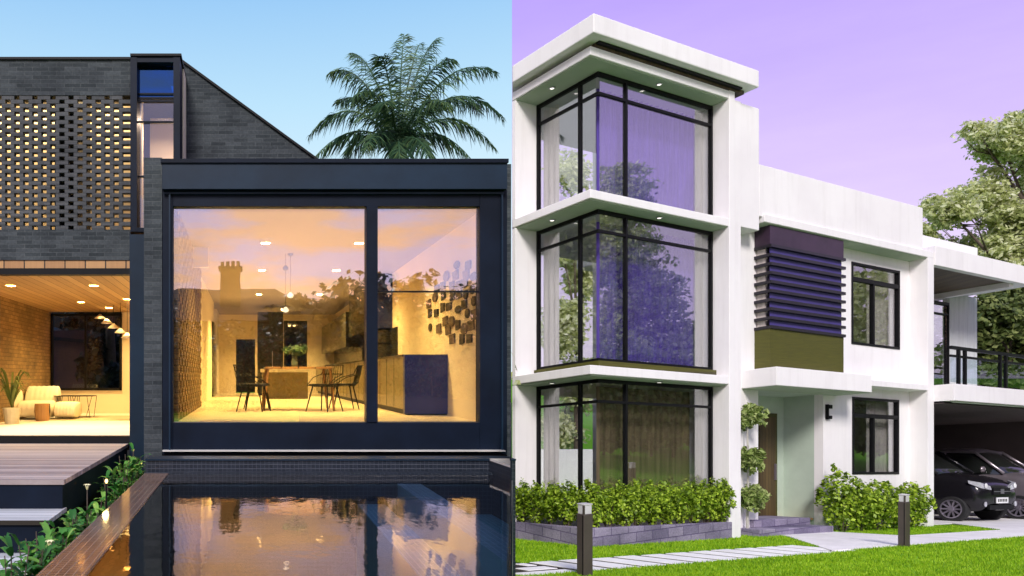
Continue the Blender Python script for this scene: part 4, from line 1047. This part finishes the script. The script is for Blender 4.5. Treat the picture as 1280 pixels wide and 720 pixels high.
# ------------------------------------------------------------------ drive, path, pavers
def gp(u, v, h): return W(u, v, GR + h)
def flat(name, mat, pts, h, th=.02):
    m_ = MB(W).prism([(p[0], p[1]) for p in pts], GR + h - th, GR + h); return struct(m_.build(name, mat))
def g2(px, py):
    p = gpt(px, py); d = Vector((p.x - C0.x, p.y - C0.y)); return (d.dot(A), d.dot(B))
def ccw(pts):
    a = sum(pts[i - 1][0] * p[1] - p[0] * pts[i - 1][1] for i, p in enumerate(pts)); return pts if a > 0 else pts[::-1]
flat('driveway', 'concrete_path', ccw([g2(1040, 690), g2(1152, 681.5), g2(1310, 669), (UEND + 3, -2.2), (UEND + 3, 6.3), (UE2, 6.3), (UE2, .25), g2(1190, 655.5), g2(1252, 663.5), g2(1130, 671), g2(1040, 666), g2(965, 668.5), g2(985, 672)]), .030)
# pavers: strip along the front, then turning along the side
v_n = g2(840, 706.7)[1]; v_f = g2(840, 692)[1]
u = g2(1060, 688)[0]; k = 0; uend = g2(756, 712)[0]
pv_g = 'white paving slabs crossing the lawn'
def paver(u0, u1, v0, v1, lab):
    o = MB(W).box(u0, u1, v0, v1, GR - .02, GR + .014).build('paving_slab', 'paver_white', loc=W((u0 + u1) / 2, (v0 + v1) / 2, GR), bevel=.006)
    tag(o, lab, 'paving slab', pv_g)
pit_ = .62
us = []
while u > uend: us.append(u); u -= pit_
for i, u in enumerate(us): paver(u - pit_ + .15, u, v_n + random.uniform(-.03, .03), v_f + random.uniform(-.03, .03), 'white paving slab in the row along the house front, number %d from the driveway' % (i + 1))
ue = us[-1] - pit_ - .02
u_a = g2(640, 681)[0]
wdt = v_f - v_n
v = v_n + .02; i = 0
us0, us1 = ue - 1.15, ue
while v < 9:
    a = min(v + .36, 9)
    if W(us0, v, 0)[0] > W(us0, v, 0)[1] * SM + .0:
        paver(us0, us1, v, v + .27, 'white paving slab in the row beside the corner planter, number %d from the bend' % (i + 1)); i += 1
    else:
        # cut to the plot line
        uc = max(us0, min(us1, next((us0 + k_ * .02 for k_ in range(80) if W(us0 + k_ * .02, v + .30, 0)[0] > W(us0 + k_ * .02, v + .30, 0)[1] * SM + .01), us1)))
        if uc > us1 - .1: break
        paver(uc, us1, v, v + .27, 'white paving slab in the row beside the corner planter, number %d from the bend' % (i + 1)); i += 1
    v += .40
    if i > 12: break

MB(W).box(ue + .02, us[0] + .02, v_n - .02, v_f + .02, GR - .03, GR + .004).build('path_bed', 'soil').__setitem__('kind', 'structure')
MB(W).prism(ccw([(us0 - .02, v_n + .0), (ue + .015, v_n + .0), (ue + .015, vv(641, ue)), (us0 - .02, vv(641, us0 - .02))]), GR - .03, GR + .004).build('path_bed', 'soil').__setitem__('kind', 'structure')
# grass blades on the visible lawn
def blades(n, seed, fn, name, h=(.03, .075), wd=.006):
    rn = random.Random(seed); m_ = MB(); vs = []; fs = []; k = 0
    while k < n:
        p = fn(rn)
        if p is None: continue
        k += 1; a = rn.uniform(0, 6.28); hh = rn.uniform(*h); dx, dy = math.cos(a) * wd, math.sin(a) * wd; lx_, ly_ = rn.uniform(-.03, .03), rn.uniform(-.03, .03)
        b = len(vs); vs += [(p[0] - dx, p[1] - dy, p[2]), (p[0] + dx, p[1] + dy, p[2]), (p[0] + lx_, p[1] + ly_, p[2] + hh)]; fs.append((b, b + 1, b + 2))
    m_.v = vs; m_.f = fs; o = m_.build(name, 'grass_blade'); return o
vp0, vp1 = v_n - .03, v_f + .03
drv = ccw([g2(1040, 690), g2(1152, 681.5), g2(1310, 669), (UEND + 3, -2.2), (UEND + 3, 6.3), (UE2, 6.3), (UE2, .25), g2(1190, 655.5), g2(1252, 663.5), g2(1130, 671), g2(1040, 666), g2(965, 668.5), g2(985, 672)])
def inpoly(x, y, P):
    c = False
    for i in range(len(P)):
        (x1, y1), (x2, y2) = P[i], P[i - 1]
        if (y1 > y) != (y2 > y) and x < (x2 - x1) * (y - y1) / (y2 - y1) + x1: c = not c
    return c
rnp = {}
def lawn_pt(rn):
    # uniform over the plot in front of the house, thinner with distance
    Y = 9.6 + 10.5 * rn.random() ** 1.5; X = rn.uniform(SM * Y + .03, 1.06 * Y)
    d = Vector((X - C0.x, Y - C0.y)); u, v = d.dot(A), d.dot(B)
    if v > -.05 and u > 0: 
        if v > .35 or u < 4.3: return None
    if v > -.05 and u > -.15: return None if u < 4.5 else ((X, Y, gz(Y)) if (v < .35 and not inpoly(u, v, drv)) else None)
    if inpoly(u, v, drv): return None
    if vp0 < v < vp1 and ue < u < us[0]:
        return None
    if us0 < u < us1 and v > vp0:
        return None
    return (X, Y, gz(Y))
gr = blades(150000, 3, lawn_pt, 'grass', (.02, .06), .008); tag(gr, 'bright mown green grass covering the lawn', 'grass', kind='stuff')
def lg(rn):
    Y = rn.uniform(4.9, 6.2); X = rn.uniform(-3.4, -1.7); return (X, Y, -1.86)
g3 = blades(7000, 8, lg, 'rough_grass', (.05, .14), .008); tag(g3, 'longer dark grass at the foot of the timber steps', 'grass', kind='stuff')

# ------------------------------------------------------------------ corner planter and hedge
ul_ = vv(643, 0)
pw_ = -.14
t = thing('corner_planter', 'low purple-grey stone planter wrapping the foot of the glass tower', 'planter', W(0, 0, GR))
MB(W).prism([(pw_, pw_), (UP - .01, pw_ + .06), (UP - .01, .05), (.06, .05), (.06, vv(643, .06)), (pw_, vv(643, pw_))], GR, GR + .36).build('stone_wall', 'planter_stone', t, bevel=.01)
MB(W).prism([(.061, .051), (UP - .02, .051), (UP - .02, gv - .002), (gu - .002, gv - .002), (gu - .002, vv(644, gu)-.02), (.061, vv(644, .06)-.02)], GR, GR + .30).build('soil', 'soil', t)
def shrub(label, c, r, n, size, mat, group, seed, gap=0, name='shrub'):
    t = thing(name, label, 'shrub', (c[0], c[1], c[2] - r[2]), group)
    st_ = MB(); rn = random.Random(seed)
    for k in range(7):
        a = rn.uniform(0, 6.28); st_.tube([(c[0] + .05 * math.cos(a), c[1] + .05 * math.sin(a), c[2] - r[2]), (c[0] + r[0] * .6 * math.cos(a), c[1] + r[1] * .6 * math.sin(a), c[2] + r[2] * .3)], [.012, .004], 4)
    st_.build('stem', 'bark', t)
    m_ = MB(); leaves(m_, c, tuple(q * .86 for q in r), int(n * .45), size, .5, 1.5, .1, 0, seed)
    for q in range(30):
        d = Vector((rn.gauss(0, 1), rn.gauss(0, 1), abs(rn.gauss(0, 1)))).normalized(); leaves(m_, (c[0] + d.x * r[0], c[1] + d.y * r[1], c[2] + d.z * r[2] * rn.uniform(.8, 1.15)), (.07, .07, .11), 24, size * rn.uniform(.6, 1.05), .5, 1.5, seed=seed * 31 + q)
    m_.build('foliage', mat, t); return t
spots_h = []
v = vv(648, .1) - .1
while v > .35: spots_h.append((.12, v)); v -= .40
u = .16
while u < UP - .1: spots_h.append((u, .10)); u += .42
ordn = ['1st', '2nd', '3rd'] + ['%dth' % k for k in range(4, 30)]
for i, (u, v) in enumerate(spots_h):
    w3 = W(u, v, GR + .36 + .37); hgt = .44 + .14 * noise.noise(Vector((i * .9, 0, 0)))
    shrub('bright green shrub in the tower planter, ' + ordn[i] + ' from the left', w3, (.26, .27, hgt), 2100, .050, 'hedge_leaf', 'shrubs in the corner planter', 100 + i)
hs = [(1052, -.02), (1075, -.10), (1097, -.12), (1119, -.10), (1142, -.02)]
for i, (px, v) in enumerate(hs):
    u = uu(px, v); h = [.78, .62, .60, .62, .60][i]
    shrub('leafy green shrub under the ground floor window, ' + ['leftmost and tallest', 'second from the left', 'third from the left', 'fourth from the left', 'rightmost'][i], W(u, v, GR + h * .86), (.42 if i else .5, .34, h), 2400, .065, 'hedge_leaf', 'shrubs under the ground floor window', 200 + i)
# topiary
p = gpt(934, 670); t = thing('topiary_tree', 'slim topiary with three leafy balls beside the porch', 'topiary', tuple(p))
MB().tube([p, p + Vector((.02, 0, 1.3)), p + Vector((0, 0, 2.75))], [.030, .024, .014], 8).build('trunk', 'bark_pale', t)
for (py, r_, n) in ((520, .33, 900), (574, .34, 900), (622, .36, 1100)):
    z = (470 - py) / F * p.y; m_ = MB(); leaves(m_, (p.x + .03, p.y, z), (r_ * .8, r_ * .8, r_ * .65), n, .06, .5, 1.9, .1, 0, int(py)); rq = random.Random(int(py))
    for q in range(34):
        d = Vector((rq.gauss(0, 1), rq.gauss(0, 1), rq.gauss(0, 1))).normalized() * rq.uniform(.8, 1.08)
        leaves(m_, (p.x + .03 + d.x * r_, p.y + d.y * r_, z + d.z * r_ * .8), (.06, .06, .07), 18, .065, .6, 1.9, seed=q + int(py))
    m_.build('leaf_ball', 'topiary_leaf', t)

# ------------------------------------------------------------------ bollards
def bollard(px, pyb, lab):
    p = gpt(px, pyb); ang = math.atan2(A.y, A.x); h = 1.0
    t = thing('bollard_light', lab, 'bollard', tuple(p), 'bronze bollard lights on the lawn'); t.rotation_euler = (0, 0, ang)
    def loc(name, mat, *b, bevel=0):
        m_ = MB().box(*b); me = bpy.data.meshes.new(name); me.from_pydata(m_.v, [], m_.f); me.materials.append(M(mat)); o = bpy.data.objects.new(name, me); COL.objects.link(o); o.parent = t
        if bevel: bb = o.modifiers.new('b', 'BEVEL'); bb.width = bevel; bb.segments = 2
        return o
    loc('post', 'bollard_metal', -.085, .085, -.06, .06, 0, .86, bevel=.008)
    loc('groove', 'black_metal', -.087, -.083, -.05, -.035, .02, .85)
    loc('lens', 'bollard_lens', -.075, .075, -.05, .05, .861, .985, bevel=.006)
    loc('lens_post', 'bollard_metal', -.078, -.055, -.053, -.03, .861, .986)
    loc('cap', 'bollard_lens', -.082, .082, -.058, .058, .987, 1.0)
bollard(731, 721, 'bronze bollard light standing nearest on the lawn, left of the two')
bollard(1130, 684, 'bronze bollard light beside the driveway, right of the two')

# ------------------------------------------------------------------ cars
def car(label, u, v, paint, ang):
    base = Vector(W(u, v, GR)); t = thing('parked_car', label, 'car', tuple(base), 'cars parked in the carport')
    ca, sa = math.cos(ang), math.sin(ang)
    # local: x across (towards A), y backwards from the nose
    def T(x, y, z):
        X = base.x + x * ca - y * sa; Y = base.y + x * sa + y * ca
        return (X, Y, base.z + z - SHEAR * (Y - base.y))
    T0 = T
    def T(x, y, z): return T0(x, y if y > .9 else y * .78 + .20, z * 1.30)
    def loft(secs):
        m_ = MB(T); n = len(secs[0]); vs = [q for s_ in secs for q in s_]; fs = []
        for i in range(len(secs) - 1):
            for j in range(n - 1): fs.append((i * n + j, i * n + j + 1, (i + 1) * n + j + 1, (i + 1) * n + j))
        fs.append(tuple(range(n))[::-1]); fs.append(tuple(range((len(secs) - 1) * n, len(secs) * n))); m_.add(vs, fs); return m_
    def sec(y, hw, zb, zt, crown=.04):
        return [(-hw * .80, y, zb), (-hw, y, zb + .12), (-hw * 1.0, y, (zb + zt) / 2), (-hw * .97, y, zt - .08), (-hw * .84, y, zt), (0, y, zt + crown), (hw * .84, y, zt), (hw * .97, y, zt - .08), (hw, y, (zb + zt) / 2), (hw, y, zb + .12), (hw * .80, y, zb), (0, y, zb)]
    body = loft([sec(0, .70, .42, .66, .01), sec(.05, .82, .30, .74, .02), sec(.18, .90, .24, .86), sec(.55, .93, .24, .97, .05), (sec(1.2, .94, .24, 1.04, .05)), sec(1.6, .94, .24, 1.07, .03), sec(3.0, .94, .24, 1.08, .02), sec(4.1, .93, .26, 1.08, .02), sec(4.5, .86, .36, 1.0, .02), sec(4.56, .78, .45, .92, .0)])
    body.build('body', paint, t, smooth=True, sub=1)
    def cs(y, hw0, hw1, z0, z1): return [(-hw0, y, z0), (-hw1, y, z1), (-hw1 * .5, y, z1 + .03), (0, y, z1 + .04), (hw1 * .5, y, z1 + .03), (hw1, y, z1), (hw0, y, z0)]
    loft([cs(1.30, .80, .78, 1.02, 1.06), cs(2.02, .86, .66, 1.03, 1.52), cs(2.3, .86, .67, 1.03, 1.58), cs(3.4, .86, .68, 1.03, 1.60), cs(4.0, .85, .66, 1.03, 1.50), cs(4.35, .80, .74, 1.02, 1.06)]).build('cabin_glass', 'car_glass', t, smooth=True)
    loft([cs(2.0, .70, .64, 1.50, 1.55), cs(2.3, .72, .66, 1.55, 1.61), cs(3.4, .72, .66, 1.57, 1.63), cs(4.05, .70, .63, 1.46, 1.53)]).build('roof', paint, t, smooth=True)
    for s_ in (-1, 1):
        MB(T).tube([(s_ * .83, 1.25, 1.05), (s_ * .69, 2.02, 1.54), (s_ * .71, 3.4, 1.60), (s_ * .70, 4.02, 1.51), (s_ * .82, 4.4, 1.05)], .035, 6).build('roof_pillar', paint, t, smooth=True)
        MB(T).tube([(s_ * .87, 2.75, 1.06), (s_ * .70, 2.78, 1.58)], .03, 5).build('roof_pillar', paint, t)
        m_ = MB(T); m_.lathe([(.02, -.09), (.07, -.07), (.08, 0), (.06, .06), (.01, .07)], (0, 0, 0), 10, 0)
        m_.v = [T(*p) for p in []] or m_.v
        mm = MB(T); ps = []
        for k in range(10):
            for j in range(6):
                a = math.pi * j / 5; b = 2 * math.pi * k / 10; ps.append((s_ * 1.03 + .11 * math.cos(a), 1.66 + .06 * math.sin(a) * math.cos(b), 1.14 + .075 * math.sin(a) * math.sin(b)))
        mm.add(ps, [(k * 6 + j, k * 6 + j + 1, ((k + 1) % 10) * 6 + j + 1, ((k + 1) % 10) * 6 + j) for k in range(10) for j in range(5)]); mm.build('mirror', paint, t, smooth=True)
        # headlight
        hl_ = MB(T).add([(s_ * .42, -.002, .70), (s_ * .80, .05, .74), (s_ * .93, .34, .84), (s_ * .93, .36, .90), (s_ * .80, .08, .86), (s_ * .45, .02, .78),
                         (s_ * .42, .08, .70), (s_ * .78, .15, .74), (s_ * .86, .34, .84), (s_ * .86, .36, .90), (s_ * .78, .18, .86), (s_ * .45, .10, .78)],
            [(0, 1, 4, 5), (1, 2, 3, 4), (6, 11, 10, 7), (7, 10, 9, 8), (0, 6, 7, 1), (1, 7, 8, 2), (2, 8, 9, 3), (3, 9, 10, 4), (4, 10, 11, 5), (5, 11, 6, 0)])
        hl_.build('headlight', 'lamp_glass', t)
        MB(T).lathe([(.035, 0), (.055, -.02), (.045, -.04)], (s_ * .66, .03, .79), 10, 1).build('headlight_bulb', 'plate_white', t)
    MB(T).box(-.38, .38, -.03, .02, .60, .74).build('grille', 'black_metal', t)
    MB(T).box(-.37, .37, -.045, -.031, .66, .675).box(-.07, .07, -.05, -.031, .62, .72).build('badge_bar', 'alloy', t)
    pt = MB(T).box(-.26, .26, -.05, -.02, .42, .54).build('number_plate', 'plate_white', t)
    c_ = MB(T)
    for k in range(6): c_.box(-.21 + k * .072, -.17 + k * .072, -.055, -.051, .45, .51)
    c_.build('characters', 'black_metal', pt)
    MB(T).box(-.55, .55, -.03, .05, .28, .38).build('lower_grille', 'black_metal', t)
    for s_ in (-1, 1): MB(T).lathe([(.05, 0), (.055, -.03)], (s_ * .68, .03, .40), 10, 1).build('fog_lamp', 'lamp_glass', t)
    for y in (.86, 3.62):
        for s_ in (-1, 1):
            cx = s_ * .83
            ty = MB(T0).lathe([(.22, -.11), (.34, -.11), (.365, -.08), (.365, .08), (.34, .125), (.25, .125), (.24, .06), (.23, .05)] if s_ > 0 else [(.23, -.05), (.24, -.06), (.25, -.125), (.34, -.125), (.365, -.08), (.365, .08), (.34, .11), (.22, .11)], (cx, y, .366), 28, 0).build('wheel', 'rubber', t, smooth=False)
            rm = MB(T0); xx = cx + s_ * .105
            for k in range(10):
                a = 2 * math.pi * k / 10; ca_, sa_ = math.cos(a), math.sin(a); w2 = .020
                rm.add([(xx, y + .04 * ca_ - w2 * sa_, .366 + .04 * sa_ + w2 * ca_), (xx, y + .04 * ca_ + w2 * sa_, .366 + .04 * sa_ - w2 * ca_), (xx + s_ * .015, y + .245 * ca_ + w2 * sa_, .366 + .245 * sa_ - w2 * ca_), (xx + s_ * .015, y + .245 * ca_ - w2 * sa_, .366 + .245 * sa_ + w2 * ca_),
                        (xx - s_ * .03, y + .04 * ca_ - w2 * sa_, .366 + .04 * sa_ + w2 * ca_), (xx - s_ * .03, y + .04 * ca_ + w2 * sa_, .366 + .04 * sa_ - w2 * ca_), (xx - s_ * .015, y + .245 * ca_ + w2 * sa_, .366 + .245 * sa_ - w2 * ca_), (xx - s_ * .015, y + .245 * ca_ - w2 * sa_, .366 + .245 * sa_ + w2 * ca_)],
                       [(0, 1, 2, 3), (7, 6, 5, 4), (0, 4, 5, 1), (1, 5, 6, 2), (2, 6, 7, 3), (3, 7, 4, 0)])
            rm.lathe([(.01, -.02), (.055, -.02), (.055, .02), (.01, .025)], (xx, y, .366), 14, 0)
            n = 28; vs = []; fs = []
            for k in range(n):
                a = 2 * math.pi * k / n
                for (r_, dx) in ((.235, .0), (.262, .012), (.262, .03), (.235, .03)): vs.append((xx + s_ * dx, y + r_ * math.cos(a), .366 + r_ * math.sin(a)))
            for k in range(n):
                for j in range(4): fs.append((k * 4 + j, k * 4 + (j + 1) % 4, ((k + 1) % n) * 4 + (j + 1) % 4, ((k + 1) % n) * 4 + j))
            rm.add(vs, fs); rm.build('rim', 'alloy', ty)
    return t
pw1 = g2(1190, 652.5)
AA = math.atan2(A.y, A.x) - R(5)
def nose(wheel, ang):
    # reference point of the car so that its left front wheel stands on this spot
    ca, sa = math.cos(ang), math.sin(ang); lx_, ly_ = -.90, .86
    dx, dy = lx_ * ca - ly_ * sa, lx_ * sa + ly_ * ca
    x = C0.x + A.x * wheel[0] + B.x * wheel[1] - dx; y = C0.y + A.y * wheel[0] + B.y * wheel[1] - dy
    d = Vector((x - C0.x, y - C0.y)); return d.dot(A), d.dot(B)
n1 = nose(pw1, AA); car('black car parked nearest the white pier in the dark carport', n1[0], n1[1], 'car_black', AA)
n2 = nose(g2(1274, 650), AA); car('silver car parked beside the black one, at the right edge', n2[0], n2[1], 'car_silver', AA)

# ------------------------------------------------------------------ trees of the right plot
def rt(px, py, Y): return ((px - 310) / F * Y, Y, (470 - py) / F * Y)
TY = 34
lobs = [((1185, 262), 34, 24), ((1228, 250), 40, 26), ((1160, 290), 22, 20), ((1262, 275), 34, 28), ((1252, 178), 42, 28), ((1290, 165), 44, 34), ((1222, 165), 26, 16), ((1215, 315), 40, 26), ((1262, 320), 44, 30), ((1300, 215), 36, 60), ((1305, 300), 40, 60), ((1240, 218), 18, 14), ((1345, 150), 40, 40)]
LB_ = [(rt(px, py, TY + ((i * 7) % 5 - 2) * .6), (rw_ * TY / F, rw_ * TY / F * .8, rh_ * TY / F)) for i, ((px, py), rw_, rh_) in enumerate(lobs)]
LB_ = [(c, tuple(q * .88 for q in r)) for c, r in LB_]
bx_ = rt(1320, 470, TY)
tree('pine_tree', 'tall pale green layered tree rising behind the carport roof', (bx_[0], TY, gz(TY)), LB_, 'pale_leaf', 52000, .125, .34, 4, seed=1)
lob2 = [((1235, 400), 26, 34), ((1270, 380), 30, 30), ((1262, 430), 34, 30), ((1295, 430), 30, 40), ((1225, 440), 22, 30), ((1200, 455), 26, 30), ((1240, 475), 36, 22), ((1280, 478), 34, 24), ((1205, 485), 26, 20)]
LB2 = [(rt(px, py, 29 + (i % 3) * .6), (rw_ * 29 / F, .8, rh_ * 29 / F)) for i, ((px, py), rw_, rh_) in enumerate(lob2)]
b2 = rt(1262, 470, 29)
tree('leafy_tree', 'dense dark green tree seen beyond the balcony railing', (b2[0], 29, gz(29)), LB2, 'garden_leaf', 22000, .15, .2, 2, seed=2)
# trees that the tower windows mirror
tree('garden_tree', 'leafy green tree mirrored in the front windows of the glass tower', (29.6, 10, gz(10)),
     [((29.6, 9.9, 8.2), (1.7, 1.6, 1.9)), ((29.4, 9.6, 5.6), (2.3, 1.9, 1.8)), ((30.2, 10.7, 3.6), (2.4, 1.9, 1.8)), ((29.3, 9.5, 1.6), (2.2, 1.9, 1.6)), ((31.2, 12.0, 1.0), (2.6, 2.2, 1.6))], 'pale_leaf', 30000, .15, .3, 2, seed=9)
tree('garden_tree', 'broad green tree mirrored low in the ground floor windows', (26, 13.6, gz(13.6)),
     [((25.6, 13.2, -1.2), (2.6, 2.4, 1.5)), ((28, 15, -.8), (3, 2.4, 1.6)), ((24.5, 11.2, -1.4), (2.4, 2.2, 1.3))], 'garden_leaf', 14000, .13, .2, 2, seed=10)
tree('garden_tree', 'tall pale green tree mirrored in the upper windows beside the porch', (37.2, 20, gz(20)),
     [((37.2, 19.2, 3.6), (2.6, 2.4, 2.0)), ((38.2, 22.5, 2.2), (2.6, 2.4, 2.2)), ((36.0, 17.5, 1.4), (2.2, 2.0, 1.8)), ((38, 21, 5.2), (1.6, 1.6, 1.2))], 'pale_leaf', 16000, .16, .28, 2, seed=19)
tree('garden_tree', 'tree standing hidden behind the perforated brick wing', (-3.9, 21.5, -1.86),
     [((-3.9, 21.3, 6.3), (2.1, 1.7, 1.5)), ((-2.5, 20.9, 6.6), (1.2, 1.0, 1.0)), ((-2.9, 20.9, 4.6), (1.3, 1.2, 1.2)), ((-5.2, 21.3, 4.4), (1.5, 1.4, 1.3))], 'pale_leaf', 15000, .14, .2, 2, seed=14)
tree('garden_tree', 'small leafy tree in the gap between the two houses', (4.3, 16.4, -1.86),
     [((4.3, 16.4, 3.2), (.85, .9, 1.0)), ((4.2, 16.5, 1.7), (.9, 1.0, 1.1)), ((4.4, 16.2, .4), (.8, .9, .9))], 'pale_leaf', 9000, .13, .09, 2, seed=12)

tag(MB().box(-20, 22, -17.2, -17, -1.9, 1.9).build('sky_block_wall', 'clay_roof', loc=(0, -17, -1.9)), 'long dark street wall standing behind the hedge and mirrored in the glass room', 'wall')  # added blocker behind the camera, closes bright gaps in the mirrored hedge
def hedge(name, label, pts, n, seed):
    t = thing(name, label, 'hedge', (pts[0][0], pts[0][1], gz(pts[0][1])))
    m_ = MB(); 
    for i, (x, y, z, r) in enumerate(pts): leaves(m_, (x, y, z), r, n, .17, .4, 1.5, .35, 0, seed + i)
    m_.build('foliage', 'garden_leaf' if seed < 900 else 'dark_leaf', t)
    st_ = MB()
    for i, (x, y, z, r) in enumerate(pts): st_.tube([(x, y, gz(y)), (x, y, z)], [.05, .03], 5)
    st_.build('stem', 'bark', t)
hedge('garden_hedge', 'shaggy green hedge mirrored in the ground floor windows of the tower', [(17.6 + i * 1.0, 10.0 + i * .55, -1.3, (1.0, .8, 1.5)) for i in range(8)], 2200, 300)
hedge('garden_hedge', 'green hedge mirrored in the ground floor window by the porch', [(25.5 + i * 1.1, 15.5 + i * .9, -1.6, (1.1, .9, 1.6)) for i in range(6)], 1800, 400)
hedge('sky_block_hedge', 'long dark hedge mirrored below the cottage in the glass room', [(-16 + i * 1.9, -15.5, .2, (1.3, .8, 2.5)) for i in range(19)], 1100, 900)  # added behind the camera to cover the bright horizon mirrored in the panes
hedge('boundary_hedge', 'dark green hedge far behind the balcony railing', [(28.5 + i * 1.25, 34, -.6, (1.2, .8, 2.0)) for i in range(8)], 1500, 500)

gw = tag(MB().box(13.2, 42, 38, 38.2, gz(38) - .3, (470 - 562) / F * 38).build('garden_wall', 'white_render', loc=(27, 38, gz(38))), 'low white garden wall seen through the ground floor windows', 'wall')
def rtree(label, lob, Y, seed, n=12000, size=.13):
    L_ = [(rt(px, py, Y + (i % 3 - 1) * .7), (a * Y / F, a * Y / F * .8, b * Y / F)) for i, (px, py, a, b) in enumerate(lob)]
    b = rt(lob[0][0] + 8, 500, Y); tree('garden_tree', label, (b[0], Y, gz(Y)), L_, 'pale_leaf', n, size, .2, 2, seed=seed)
rtree('pale leafy tree seen through the left panes of the glass tower', [(712, 215, 22, 26), (700, 300, 26, 34), (728, 345, 24, 34), (705, 410, 28, 36), (725, 480, 28, 34), (700, 540, 26, 26)], 41, 51, 16000, .17)
rtree('pale leafy tree seen through the windows beside the porch', [(1080, 365, 24, 26), (1072, 420, 26, 30), (1085, 470, 24, 26), (1080, 530, 30, 26)], 41, 53, 12000, .17)
